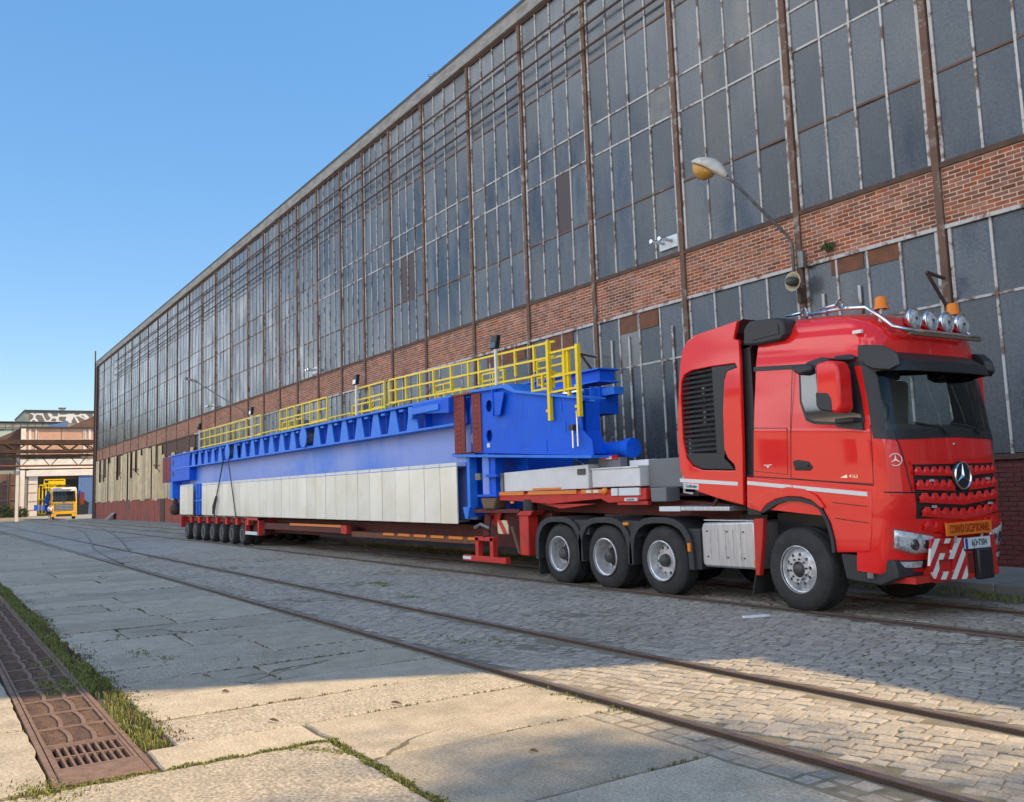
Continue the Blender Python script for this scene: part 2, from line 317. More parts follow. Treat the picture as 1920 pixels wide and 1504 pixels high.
def stripemat(name, c1, c2, sc, ang, off=0.0, ax='Y'):
    m = M(name, c1, 0.35); nt = m.node_tree; N = nt.nodes; L = nt.links; b = N['Principled BSDF']
    tc = N.new('ShaderNodeTexCoord'); sp = N.new('ShaderNodeSeparateXYZ'); L.new(tc.outputs['Object'], sp.inputs[0])
    a = N.new('ShaderNodeMath'); a.operation = 'MULTIPLY'; a.inputs[1].default_value = math.cos(ang) * sc; L.new(sp.outputs[ax], a.inputs[0])
    c = N.new('ShaderNodeMath'); c.operation = 'MULTIPLY_ADD'; c.inputs[1].default_value = math.sin(ang) * sc; L.new(sp.outputs['Z'], c.inputs[0]); L.new(a.outputs[0], c.inputs[2])
    o = N.new('ShaderNodeMath'); o.operation = 'ADD'; o.inputs[1].default_value = off + 100; L.new(c.outputs[0], o.inputs[0])
    f = N.new('ShaderNodeMath'); f.operation = 'FRACT'; L.new(o.outputs[0], f.inputs[0])
    g = N.new('ShaderNodeMath'); g.operation = 'GREATER_THAN'; g.inputs[1].default_value = 0.5; L.new(f.outputs[0], g.inputs[0])
    mx = N.new('ShaderNodeMix'); mx.data_type = 'RGBA'; mx.inputs['A'].default_value = (*c1, 1); mx.inputs['B'].default_value = (*c2, 1); L.new(g.outputs[0], mx.inputs['Factor']); L.new(mx.outputs['Result'], b.inputs['Base Color'])
stripemat('hazard', (0.55, 0.02, 0.03), (0.78, 0.76, 0.68), 6.0, math.radians(-40))
stripemat('hazard_right', (0.55, 0.02, 0.03), (0.78, 0.76, 0.68), 7.5, math.radians(25))
stripemat('hazard_side', (0.5, 0.02, 0.02), (0.6, 0.55, 0.36), 4.0, math.radians(40), 0.2, 'X')
def graffitimat(name, base, paint, sc, thr):
    m = M(name, base, 0.85); nt = m.node_tree; N = nt.nodes; L = nt.links; b = N['Principled BSDF']
    tc = N.new('ShaderNodeTexCoord'); w = N.new('ShaderNodeTexNoise'); w.inputs['Scale'].default_value = 0.8; L.new(tc.outputs['Object'], w.inputs['Vector'])
    ad = N.new('ShaderNodeMix'); ad.data_type = 'VECTOR'; ad.inputs['Factor'].default_value = 0.35; L.new(tc.outputs['Object'], ad.inputs['A']); L.new(w.outputs['Color'], ad.inputs['B'])
    v = N.new('ShaderNodeTexVoronoi'); v.feature = 'DISTANCE_TO_EDGE'; v.inputs['Scale'].default_value = sc; L.new(ad.outputs['Result'], v.inputs['Vector'])
    g = N.new('ShaderNodeMath'); g.operation = 'LESS_THAN'; g.inputs[1].default_value = thr; L.new(v.outputs['Distance'], g.inputs[0])
    mx = N.new('ShaderNodeMix'); mx.data_type = 'RGBA'; mx.inputs['A'].default_value = (*base, 1); mx.inputs['B'].default_value = (*paint, 1); L.new(g.outputs[0], mx.inputs['Factor']); L.new(mx.outputs['Result'], b.inputs['Base Color'])
graffitimat('graffiti_white', (0.17, 0.15, 0.14), (0.7, 0.7, 0.7), 0.8, 0.085)
graffitimat('graffiti_green', (0.26, 0.26, 0.22), (0.42, 0.52, 0.45), 0.8, 0.16)
def far_cobble():
    m = M('cobble_far', (0.36, 0.325, 0.28), grain=0.3, gscale=14, rough=0.8, col2=(0.28, 0.255, 0.22), scale=1.2, col3=(0.2, 0.175, 0.13), scale3=0.3, bump=0)
    nt = m.node_tree; N = nt.nodes; L = nt.links; b = N['Principled BSDF']
    tc = N.new('ShaderNodeTexCoord'); v = N.new('ShaderNodeTexVoronoi'); v.inputs['Scale'].default_value = 5.5; L.new(tc.outputs['Object'], v.inputs['Vector'])
    bp = N.new('ShaderNodeBump'); bp.invert = True; bp.inputs['Strength'].default_value = 0.6; bp.inputs['Distance'].default_value = 0.03; L.new(v.outputs['Distance'], bp.inputs['Height']); L.new(bp.outputs['Normal'], b.inputs['Normal'])
far_cobble()

def add_cracks(name, sc, width, dark):
    m = MATS[name]; nt = m.node_tree; N = nt.nodes; L = nt.links; b = N['Principled BSDF']
    g = N.new('ShaderNodeNewGeometry'); w = N.new('ShaderNodeTexNoise'); w.inputs['Scale'].default_value = 2.5; w.inputs['Detail'].default_value = 6; L.new(g.outputs['Position'], w.inputs['Vector'])
    ad = N.new('ShaderNodeMix'); ad.data_type = 'VECTOR'; ad.blend_type = 'MIX'; ad.inputs['Factor'].default_value = 0.22; L.new(g.outputs['Position'], ad.inputs['A']); L.new(w.outputs['Color'], ad.inputs['B'])
    v = N.new('ShaderNodeTexVoronoi'); v.feature = 'DISTANCE_TO_EDGE'; v.inputs['Scale'].default_value = sc; L.new(ad.outputs['Result'], v.inputs['Vector'])
    k = N.new('ShaderNodeTexNoise'); k.inputs['Scale'].default_value = 0.55; L.new(g.outputs['Position'], k.inputs['Vector'])
    kk = N.new('ShaderNodeMapRange'); kk.inputs['From Min'].default_value = 0.52; kk.inputs['From Max'].default_value = 0.62; kk.inputs['To Min'].default_value = 0.0; kk.inputs['To Max'].default_value = width; L.new(k.outputs['Fac'], kk.inputs['Value'])
    lt = N.new('ShaderNodeMath'); lt.operation = 'LESS_THAN'; L.new(v.outputs['Distance'], lt.inputs[0]); L.new(kk.outputs['Result'], lt.inputs[1])
    src = b.inputs['Base Color'].links[0].from_socket
    mx = N.new('ShaderNodeMix'); mx.data_type = 'RGBA'; L.new(lt.outputs[0], mx.inputs['Factor']); L.new(src, mx.inputs['A']); mx.inputs['B'].default_value = (*dark, 1); L.new(mx.outputs['Result'], b.inputs['Base Color'])
add_cracks('concrete', 0.45, 0.006, (0.13, 0.11, 0.075)); add_cracks('concrete_rough', 0.5, 0.007, (0.13, 0.11, 0.07))

MATS['truck_red'].node_tree.nodes['Principled BSDF'].inputs['Coat IOR'].default_value = 1.5
# ------------------------------------------------------------------ ground
WALL = 15.0
MB().box(-700, 500, -500, 600, -0.30, -0.075).build('ground', 'ground_dirt', kind='structure')
def sheet(name, x0, x1, y0, y1, z, mat, kind='structure', th=0.02):
    return MB().box(x0, x1, y0, y1, z - th, z).build(name, mat, kind=kind)
street = sheet('cobbled_street', -320, 30, 4.0, 12.3, -0.0125, 'joint_dirt')
sheet('far_yard', -330, -106, -60, 200, -0.045, 'sidewalk', th=0.02)
# the far stretch of the street, where stones can no longer be told apart
fs = MB()
for y0, y1 in ((4.62, 5.84), (6.06, 9.26), (9.5, 10.82), (11.06, 12.3)): fs.box(-105, -30, y0, y1, -0.012, -0.002)
fs.build('far_stones', 'cobble_far', street, kind='stuff')
# near cobbles
def stone_unit(seed):
    rr = random.Random(seed); j = lambda a: rr.uniform(-a, a)
    b = [(-.5, -.5), (.5, -.5), (.5, .5), (-.5, .5)]
    vs = [(x * 1.0 + j(.04), y * 1.0 + j(.04), -0.05) for x, y in b]
    vs += [(x * 0.99 + j(.03), y * 0.99 + j(.03), -0.006) for x, y in b]
    vs += [(x * 0.76 + j(.08), y * 0.78 + j(.08), 0.0 + j(.002)) for x, y in b]
    fs = [(i, (i + 1) % 4, (i + 1) % 4 + 4, i + 4) for i in range(4)] + [(i + 4, (i + 1) % 4 + 4, (i + 1) % 4 + 8, i + 8) for i in range(4)] + [(8, 9, 10, 11)]
    return vs, fs
UNITS = [stone_unit(i) for i in range(8)]
stones = []
strips = [(4.62, 5.84, -30, 2.5), (6.06, 9.26, -30, 2.5), (9.5, 10.82, -30, 0), (11.06, 11.75, -30, 0), (4.14, 4.43, -6.7, 3.2)]
rr = random.Random(3)
t = math.radians(17); dX, dY = math.cos(t), math.sin(t)
for y0, y1, x0, x1 in strips:
    small = y1 - y0 < 0.4
    if small:
        x = x0
        while x < x1:
            w = rr.uniform(0.13, 0.24); n = 2
            for k in range(n):
                stones.append((x + w / 2, y0 + (k + .5) * (y1 - y0) / n, w - .018, (y1 - y0) / n - .018, rr.uniform(-.15, .15), rr.uniform(-.014, -.003)))
            x += w
        continue
    # rows at an angle to the rails
    vmin, vmax = y0 * math.cos(t) - x1 * math.sin(t) - 1, y1 * math.cos(t) - x0 * math.sin(t) + 1
    v = vmin
    while v < vmax:
        rw = rr.uniform(0.10, 0.145)
        # u range where the row crosses the strip: y = u*sin+v*cos
        ua, ub = (y0 - v * math.cos(t)) / math.sin(t), (y1 - v * math.cos(t)) / math.sin(t)
        u = ua - rr.uniform(0, .2)
        while u < ub + .1:
            w = rr.uniform(0.11, 0.20)
            cx, cy = (u + w / 2) * dX - (v + rw / 2) * dY, (u + w / 2) * dY + (v + rw / 2) * dX
            cy += 0.05 * math.sin(cx * 1.3) + 0.02 * math.sin(cx * 4.1 + cy * 3)
            if y0 + .05 < cy < y1 - .05 and x0 < cx < x1:
                dip = 0.012 * math.sin(cx * .9 + cy) + 0.01 * math.sin(cx * 2.1 - cy * 1.7)
                gap = rr.uniform(.007, .015)
                stones.append((cx, cy, w - gap, rw - gap, t + rr.uniform(-.12, .12), -0.004 + dip * .35 + rr.uniform(-.004, .004)))
            u += w
        v += rw
def fr(s): # seen in the frame?
    d = Vector((s[0], s[1], -1.66)); c = R.transposed() @ d
    if c.z < .5: return False
    u, v_ = 960 + 1710 * c.x / c.z, 719 + 1710 * c.y / c.z
    return -30 < u < 1950 and 900 < v_ < 1530
stones = [s for s in stones if fr(s)]
stones.sort(key=lambda s: s[0] ** 2 + s[1] ** 2)
sm = []
for k, (vs, f) in enumerate(UNITS[:4]):
    sm.append(MB().add(vs, f).mesh('cobblestone'))
    sm[-1].materials.append(MATS['cobble_piece'])
for i, s in enumerate(stones[:300]):
    link('cobblestone', sm[i % 4], None, street, loc=(s[0], s[1], s[5]), rot=(rnd(-.02, .02), rnd(-.02, .02), s[4]), scale=(s[2], s[3], 1))
mb = MB()
for i, s in enumerate(stones[300:]):
    vs, f = UNITS[i % 8]; c, sn = math.cos(s[4]), math.sin(s[4])
    mb.add([(s[0] + x * s[2] * c - y * s[3] * sn, s[1] + x * s[2] * sn + y * s[3] * c, s[5] + z) for x, y, z in vs], f)
mb.build('cobblestones', 'cobble', street, kind='stuff', fix=False)
# concrete slabs
paving = sheet('concrete_paving', -110, 12, -14, 4.42, -0.04, 'slab_joint')
def slab(x0, x1, y0, y1, mat='concrete', z=0.0, name='concrete_slab', parent=None, jit=0.018, g=0.015):
    x0 += g; x1 -= g; y0 += g; y1 -= g
    n = max(2, int((y1 - y0) / .16)); m = max(2, int((x1 - x0) / .16)); p = []
    def J(): return rnd(-jit, jit) * (.45 if random.random() < .8 else 1.3)
    p += [(x0 + (x1 - x0) * i / m, y0 + J()) for i in range(m)] + [(x1 + J(), y0 + (y1 - y0) * i / n) for i in range(n)]
    p += [(x1 - (x1 - x0) * i / m, y1 + J()) for i in range(m)] + [(x0 + J(), y1 - (y1 - y0) * i / n) for i in range(n)]
    cx, cy = (x0 + x1) / 2, (y0 + y1) / 2; tx, ty = rnd(-.006, .006), rnd(-.004, .004)
    N = len(p); e = 0.012
    def Z(q): return z + (q[0] - cx) * tx + (q[1] - cy) * ty
    vs = [(q[0], q[1], z - .045) for q in p] + [(q[0], q[1], Z(q) - .009) for q in p]
    ins = [(cx + (q[0] - cx) * (1 - 2 * e / (x1 - x0)), cy + (q[1] - cy) * (1 - 2 * e / (y1 - y0))) for q in p]
    vs += [(q[0], q[1], Z(q)) for q in ins]
    fs = [(i, (i + 1) % N, (i + 1) % N + N, i + N) for i in range(N)] + [(i + N, (i + 1) % N + N, (i + 1) % N + 2 * N, i + 2 * N) for i in range(N)] + [tuple(range(2 * N, 3 * N))]
    return MB().add(vs, fs).build(name, mat, parent or paving, fix=False)
JX = [3.4, 2.1, 0.8, -0.45, -1.7, -3.0, -4.28, -5.55, -6.72, -7.55, -8.42, -9.28, -10.0, -11.05, -12.2, -13.2, -14.3, -15.5]
while JX[-1] > -62: JX.append(JX[-1] - rnd(1.0, 1.25))
joints = []      # (x0,y0,x1,y1) gaps that grow weeds
for i in range(len(JX) - 1):
    x1, x0 = JX[i], JX[i + 1]; ya = 1.50 if x0 < -6.0 else 2.40; yb = 4.40 if x0 < -6.5 else 4.12
    joints.append((x0, ya, x0, yb))
    rough = 'concrete_rough' if x0 in (-7.55, -6.72, -5.55) and False else ('concrete_rough' if i in (8, 11) else 'concrete')
    if x0 < -8 and rnd(0, 1) < .75:
        ym = rnd(2.1, 3.6); slab(x0, x1, ya, ym, rough, rnd(-.006, .004)); slab(x0, x1, ym, yb, rough, rnd(-.006, .004)); joints.append((x0, ym, x1, ym))
    elif x0 == -6.72: slab(x0, -6.15, 1.30, 2.40, rough); slab(x0, x1, 2.40, yb, rough)
    else: slab(x0, x1, ya, yb, rough, rnd(-.004, .004))
# the rough field in front of the slabs, its joint running askew
slab(-6.15, -3.9, 0.0, 2.395, 'concrete_rough', -.003); slab(-3.9, -1.6, -1.2, 2.395, 'concrete_rough', -.002); slab(-1.6, 3.4, -1.2, 2.395, 'concrete_rough', -.004)
slab(-6.15, -3.9, -2.4, 0.0, 'concrete', -.006)
for a, b in ((-6.15, -3.9), (-3.9, -1.6)): joints.append((a, 2.38, b, 2.38))
joints.append((-6.13, .3, -6.13, 2.3))
MB().box(-140, 60, -60, -2.4, -.06, -.008).build('yard', 'yard_concrete', kind='structure')
x = -6.2
for w in (1.72, 1.9, 2.0, 1.8, 2.1, 2.0, 1.9, 2.2, 2.0, 2.1, 2.4, 2.2): slab(x - w, x, -1.6, 0.70, 'concrete', .006); joints.append((x - w, -.6, x - w, .68)); x -= w
# rails
def rail(label, pts, w=.07, top=.022, group='rails set flush in the street'):
    r = root('railway_rail', (pts[0][0], pts[0][1], 0), label, 'rail', group)
    for nm, mat, hw, z0, z1 in (('rail_web', 'rail_steel', w / 2, -.13, top - .006), ('rail_head', 'rail_top', w / 2 - .008, top - .006, top)):
        o = []
        for (xx, yy) in pts: o.append([(xx, yy - hw, z0), (xx, yy + hw, z0), (xx, yy + hw, z1), (xx, yy - hw, z1), (xx, yy - hw, z0)])
        MB().grid(o).build(nm, mat, r)
    return r
def lin(x0, y0, x1, y1, n=14): return [(lerp(x0, x1, k / n), lerp(y0, y1, k / n) + .008 * math.sin(k * 2.3)) for k in range(n + 1)]
rail('nearest rail along the concrete slabs, dark rusty steel', lin(-62, 4.15, -27, 4.48, 8) + lin(-26, 4.5, 6, 4.5))
rail('second rail running through the sunlit cobbles', lin(-75, 5.85, -24, 5.96, 10) + lin(-22, 5.96, 6, 5.96))
rail('third rail passing just in front of the red lorry tyres', lin(-105, 9.3, 3, 9.38))
rail('fourth rail hidden under the lorry near the pavement', lin(-105, 10.86, 3, 10.94))
rail('curved switch rail branching towards the far gate', [(-27, 4.62), (-32.5, 4.95), (-38, 5.45), (-43, 6.1), (-50, 6.95), (-58, 7.85), (-66, 8.6), (-75, 9.12)], w=.06)
rail('inner curved switch rail beside the branching one', [(-34, 6.05), (-43, 7.3), (-50, 8.2), (-58, 9.15), (-66, 10.0), (-75, 10.6)], w=.06)
# check rail / flangeway strip by the truck
rail('dark guard rail strip beside the third rail at right', lin(-7.6, 9.24, 3, 9.2), w=.10, top=.006)
# pavement along the hall
sw = MB().box(-104, 2, 12.75, WALL + .02, -.2, .11).build('sidewalk', 'sidewalk', kind='structure')
kb = MB(); x = -104
kr = root('kerb', (-50, 12.6, 0), kind='structure')
while x < 1:
    w = rnd(.95, 1.05)
    if x > -30: MB().box(x + .006, x + w - .006, 12.55 + rnd(0, .01), 12.745, -.1, .115 + rnd(-.006, .006)).build('kerb_stone', 'sidewalk', kr, bevel=.012)
    else: kb.box(x + .006, x + w - .006, 12.55, 12.745, -.1, .115)
    x += w
kb.build('far_kerb_stones', 'sidewalk', kr, kind='stuff')
# drain channel with cast-iron grates
ch = MB().box(-24, -6.2, .705, 1.29, -.29, -.28)
drain = ch.build('drain_channel', 'pit_dark', kind='structure')
MB().box(-24, -6.2, .705, .74, -.3, .006).box(-24, -6.2, 1.25, 1.285, -.3, .006).build('channel_frame', 'cast_iron', drain)
MB().box(-6.55, -6.2, .745, 1.245, -.04, .012).build('end_plate', 'cast_iron', drain, bevel=.008)
def grate(x0, x1, idx, label, holes=False):
    g = root('drain_grate', ((x0 + x1) / 2, 1.0, 0), label, 'grate', 'cast iron grates over the drain channel')
    ya, yb = .748, 1.242
    MB().box(x0 + .004, x0 + .03, ya, yb, -.035, .008).box(x1 - .03, x1 - .004, ya, yb, -.035, .008).box(x0 + .03, x1 - .03, ya, ya + .022, -.035, .008).box(x0 + .03, x1 - .03, yb - .022, yb, -.035, .008).build('grate_frame', 'cast_iron', g)
    a, b = x0 + .03, x1 - .03
    if holes:
        for k in range(3): MB().box(a + (b - a) * (k) / 2 - .014 + (.014 if k == 0 else -.014 if k == 2 else 0), a + (b - a) * k / 2 + .014 + (.014 if k == 0 else -.014 if k == 2 else 0), ya + .022, yb - .022, -.034, .004).build('cross_bar', 'cast_iron', g)
        for k in range(10): y = ya + .03 + k * (yb - ya - .06) / 9; MB().box(a + .03, b - .03, y - .008, y + .008, -.032, .003).build('bar', 'cast_iron', g)
    else:
        for c in (.35, .67):
            pts = [(a + (b - a) * k / 8, ya + (yb - ya) * c + .022 * math.sin(math.pi * k / 8), 0) for k in range(9)]
            m = MB(); m.grid([[(p[0], p[1] - .016, -.034), (p[0], p[1] - .016, .006), (p[0], p[1] + .016, .006), (p[0], p[1] + .016, -.034), (p[0], p[1] - .016, -.034)] for p in pts]); m.build('rib', 'cast_iron', g)
        if x0 > -12.5:
            for k in range(13):
                x = a + (k + .5) * (b - a) / 13
                pts = [(x + .010 * math.sin(q * 1.1), lerp(ya + .02, yb - .02, q / 10)) for q in range(11)]
                MB().grid([[(p[0] - .0055, p[1], -.03), (p[0] - .0055, p[1], -.002), (p[0] + .0055, p[1], -.002), (p[0] + .0055, p[1], -.03), (p[0] - .0055, p[1], -.03)] for p in pts]).build('bar', 'cast_iron', g)
        else:
            m = MB()
            for k in range(9): x = a + (k + .5) * (b - a) / 9; m.box(x - .008, x + .008, ya + .02, yb - .02, -.03, .001)
            m.build('bars', 'cast_iron', g, kind='stuff')
names = ['rusty grate with two rows of square holes at the near end of the drain', 'second rusty grate from the near end of the drain', 'third rusty grate from the near end of the drain', 'fourth rusty grate from the near end of the drain', 'fifth rusty grate, the last wholly sunlit one', 'sixth grate, weedy and crossed by the shadow edge', 'seventh grate, the first one in full shade', 'eighth grate along the shaded drain', 'ninth grate along the shaded drain', 'tenth grate along the shaded drain', 'eleventh grate along the shaded drain', 'twelfth grate along the shaded drain', 'thirteenth grate along the shaded drain', 'fourteenth grate along the shaded drain', 'fifteenth grate far along the shaded drain', 'sixteenth grate far along the shaded drain', 'seventeenth grate, farthest along the shaded drain']
x = -6.56
for i, nm in enumerate(names):
    w = .68 if i == 0 else .53 + .015 * i; grate(x - w, x, i, nm, i == 0); x -= w
# weeds
def blades(spots, h0, h1, lean, seed, w=.006):
    r2 = random.Random(seed); m = MB()
    for (x, y, n, sp, hs) in spots:
        for _ in range(n):
            px, py = x + r2.gauss(0, sp), y + r2.gauss(0, sp); h = r2.uniform(h0, h1) * hs; a = r2.uniform(0, 6.28); l = r2.uniform(.2, 1) * lean * h
            b = r2.uniform(0, 6.28); wx, wy = w * math.cos(b), w * math.sin(b); mx, my = px + l * .4 * math.cos(a), py + l * .4 * math.sin(a)
            m.add([(px - wx, py - wy, -.04), (px + wx, py + wy, -.04), (mx + wx * .8, my + wy * .8, h * .6), (mx - wx * .8, my - wy * .8, h * .6), (px + l * math.cos(a), py + l * math.sin(a), h * .9)], [(0, 1, 2, 3), (3, 2, 4)])
    return m
r3 = random.Random(5)
sp = []
x = -6.9
while x > -24:
    d = .5 + .5 * math.sin(x * 1.7) * math.sin(x * .6 + 1)
    wdt = .10 + .13 * abs(math.sin(x * .55)) * (1 if x < -7 else .5)
    for _ in range(7): sp.append((x + r3.uniform(-.1, .1), 1.29 + r3.uniform(0, 1) * wdt * 1.15, int(7 + 13 * d), .03, .6 + .6 * d))
    x -= .16
sp2 = [(x_ + r3.uniform(-.1, .1), 1.30 + wdt_, 6, .035, .5) for x_, wdt_ in [(r3.uniform(-20, -6.9), r3.uniform(.12, .34)) for _ in range(420)]]
blades(sp2, .006, .03, 2.0, 8, .006).build('dry_verge', 'dry_moss', kind='stuff', fix=False, label='dry brown moss along the edge of the grass')
blades(sp, .008, .036, 1.7, 1, .005).build('grass_verge', 'grass', kind='stuff', fix=False, label='green grass growing between the drain and the slabs')
sp = [(r3.uniform(-9.9, -9.2), r3.uniform(.95, 1.25), 30, .05, .6) for _ in range(22)] + [(r3.uniform(-11.5, -10.2), r3.uniform(1.05, 1.25), 20, .05, .5) for _ in range(14)]
sp += [(-6.2 + r3.uniform(-.2, .25), .62 + r3.uniform(-.1, .25), 30, .05, .7) for _ in range(16)]
blades(sp, .012, .045, 1.5, 2, .005).build('drain_weeds', 'grass', kind='stuff', fix=False, label='weeds growing over the drain grates')
def jspots(prob, keep):
    o = []
    for (xa, ya, xb, yb) in joints:
        L_ = math.hypot(xb - xa, yb - ya); n = int(L_ / .05); ph = r3.uniform(0, 6); base = r3.uniform(0, 1)
        for k in range(n):
            q = k / n; dens = (math.sin(q * 5 + ph) * .6 + base - .35) * r3.choice([0, .2, 1, 1.5]); q += r3.uniform(-.02, .02)
            if xa < -25: continue
            if dens > 0 and keep(xa): o.append((lerp(xa, xb, q), lerp(ya, yb, q), int(3 + 9 * dens), .012, .35 + .4 * dens))
    return o
blades(jspots(1, lambda x: True), .004, .02, 1.6, 3, .005).build('joint_weeds', 'grass_dry', kind='stuff', fix=False, label='dry weeds in the slab joints')
sp = [(r3.uniform(-14, -8), 2.0 + r3.uniform(-.4, 1.5), 1, .02, .4) for _ in range(10)]
for cxx, cyy, nn in ((-11.0, 2.05, 40), (-10.3, 2.25, 30), (-13.4, 6.6, 50), (-12.6, 6.7, 40), (-16, 7.2, 60), (-15.4, 7.1, 50), (-9.2, 5.1, 24), (-8.9, 5.4, 24), (-5.9, 6.6, 14), (-5.6, 7.2, 14), (-6.4, 4.42, 20), (-6.0, 4.40, 20), (-5.5, 4.42, 18)):
    for _ in range(nn // 2): sp.append((cxx + r3.gauss(0, .16), cyy + r3.gauss(0, .07), 6, .02, .55))
for k in range(260):      # mossy joints round the drain end
    q = k / 260; wob = .02 * math.sin(q * 40)
    sp.append((-6.15 + wob + r3.gauss(0, .012), lerp(.72, 2.38, q), 5, .014, .35 + .5 * abs(math.sin(q * 9))))
    sp.append((lerp(-6.15, -4.2, q ** 1.3), 2.397 + wob * .5 + r3.gauss(0, .01), 5, .014, .35 + .6 * abs(math.sin(q * 7 + 1))))
    if k % 3 == 0: sp.append((lerp(-6.15, -5.75, q) + r3.gauss(0, .02), 2.1 + .3 * q + r3.gauss(0, .05), 4, .02, .4))
blades(sp, .006, .026, 1.5, 4, .006).build('moss_tufts', 'grass', kind='stuff', fix=False, label='green tufts between slabs and cobbles')
sp = []
for x in [r3.uniform(-28, -4) for _ in range(900)]: sp.append((x, r3.uniform(11.8, 12.5), 8, .04, .5 + .5 * r3.random()))
for x in [r3.uniform(-100, -28) for _ in range(500)]: sp.append((x, r3.uniform(12.0, 12.55), 6, .06, .6))
blades(sp, .02, .09, 1.2, 6).build('kerb_grass', 'grass', kind='stuff', fix=False, label='grass strip along the kerb beside the hall')
MB().box(-104, 1, 11.78, 12.545, -.06, -.012).build('grass_strip_soil', 'ground_dirt', kind='structure')
# litter
m = MB(); pts = [(-8.06, 8.42), (-8.0, 8.40), (-7.94, 8.55), (-7.9, 8.72), (-7.95, 8.74), (-8.0, 8.6)]
m.prism(pts, 'z', .008, .03); o = m.build('paper_scrap', 'paper'); props(o, 'crumpled white paper scrap lying on the cobbles before the lorry', 'litter')
for (x, y, s) in ((-9.05, 2.3, .05), (-8.2, 2.25, .045), (-6.8, 3.2, .05), (-5.0, 3.3, .03), (-6.9, 2.25, .05)):
    m = MB(); m.tube([(x - s, y - s * .3, .012), (x, y, .02), (x + s, y + s * .4, .012)], [.004, .011, .004], 5)
    o = m.build('twig', 'wood'); props(o, 'small dark twig lying on the concrete slabs', 'twig', 'twigs on the slabs')
# ------------------------------------------------------------------ the factory hall
HX = [-1.85, -5.9, -9.02, -12.12, -15.5, -18.92, -22.1, -25.3, -28.7, -31.5, -34.1, -36.55, -39.35, -42.1, -44.7, -47.3, -50.1, -53.55, -56.9, -60.2, -63.7, -67.2, -70.5, -73.8, -77.4, -80.9, -84.4, -87.6, -91.2, -95.0, -99.0, -103.1]
FAR, NEAR = -103.4, -1.85
hall = root('factory_hall', (-50, WALL, 0), 'long brick factory hall with a huge dusty glazed front and rusty columns', 'building')
MB().box(FAR, NEAR, WALL + .06, WALL + .5, 0, 15.9).build('inner_wall', 'pane_dark', hall)
MB().box(FAR, NEAR, WALL + .5, WALL + 26, 0, 15.6).build('hall_body', 'facade_grey', hall)
MB().box(FAR - .15, NEAR + .1, WALL - .10, WALL + 26, 16.36, 16.5).build('roof', 'roof_dark', hall)
MB().box(FAR, NEAR, WALL - .10, WALL + .4, 16.0, 16.36).build('fascia', 'fascia', hall)
MB().box(FAR, NEAR, WALL - .17, WALL + .05, 15.88, 16.0).build('eaves_ledge', 'fascia', hall)
MB().box(FAR, NEAR, WALL - .05, WALL + .05, 15.79, 15.88).build('head_beam', 'rust_dark', hall)
MB().box(FAR, NEAR, WALL - .062, WALL + .05, 7.03, 7.13).build('window_ledge', 'rust_dark', hall)
MB().box(FAR, NEAR, WALL - .014, WALL + .06, 6.0, 7.03).build('brick_band_backing', 'mortar', hall)
MB().box(-62, NEAR, WALL - .06, WALL + .05, 5.93, 6.0).build('lintel_beam', 'peeling_white', hall)
MB().box(FAR, -62, WALL - .05, WALL + .05, 5.9, 6.0).build('lintel_beam', 'rust_dark', hall)
# end pier and rain pipe at the far corner
MB().box(FAR - .05, FAR + .75, WALL - .16, WALL + .4, 0, 16.2).build('corner_pier', 'rust_dark', hall)
# columns: each with two light jamb strips
for i, x in enumerate(HX[1:-1]):
    far = x < -62
    c = MB().box(x - .068, x + .068, WALL - (.05 if far else .075), WALL + .05, 0.0, 15.85).build('column', 'peeling_rust', hall)
    if not far:
        for s in (-1, 1): MB().box(x + s * .125 - .03, x + s * .125 + .03, WALL - .03, WALL + .05, 7.13, 15.79).build('jamb_strip', 'peeling_white', c)
        for s in (-1, 1): MB().box(x + s * .125 - .03, x + s * .125 + .03, WALL - .03, WALL + .05, 1.95, 5.93).build('jamb_strip', 'peeling_white', c)
# glazing
ROWS = [7.13, 8.78, 10.52, 11.40, 13.17, 14.92, 15.79]
LROWS = [1.95, 4.62, 5.93]
panes = []; tr = []; mu = []
rp = random.Random(11)
for b in range(len(HX) - 1):
    x1, x0 = HX[b], HX[b + 1]; a, e = x0 + .15, x1 - .15; n = 4 if b else 5
    if x1 - x0 < 3: n = 4
    for k in range(n):
        xa, xb = lerp(a, e, k / n), lerp(a, e, (k + 1) / n)
        for j in range(len(ROWS) - 1): panes.append((xa, xb, ROWS[j], ROWS[j + 1], b, k, 'u'))
        if x0 > -62:
            for j in range(2): panes.append((xa, xb, LROWS[j], LROWS[j + 1], b, k, 'l'))
    for k in range(1, n): mu.append((lerp(a, e, k / n), 7.13, 15.79, b))
    if x0 > -62:
        for k in range(1, n): mu.append((lerp(a, e, k / n), 1.95, 5.93, b))
    for z in ROWS[1:-1]: tr.append((a, e, z, b))
    if x0 > -62: tr.append((a, e, 4.62, b))
panes.sort(key=lambda p: -((p[1] - p[0]) * (p[3] - p[2])) / (max(4.5, -p[0]) ** 2.2))
um = MB().box(-.5, .5, 0, 1, -.5, .5).mesh('window_pane'); um.materials.append(MATS['pane'])
ud = MB().box(-.5, .5, 0, 1, -.5, .5).mesh('window_pane'); ud.materials.append(MATS['pane_dark'])
up = MB().box(-.5, .5, 0, 1, -.5, .5).mesh('window_pane'); up.materials.append(MATS['pane_patch'])
pm = MB()
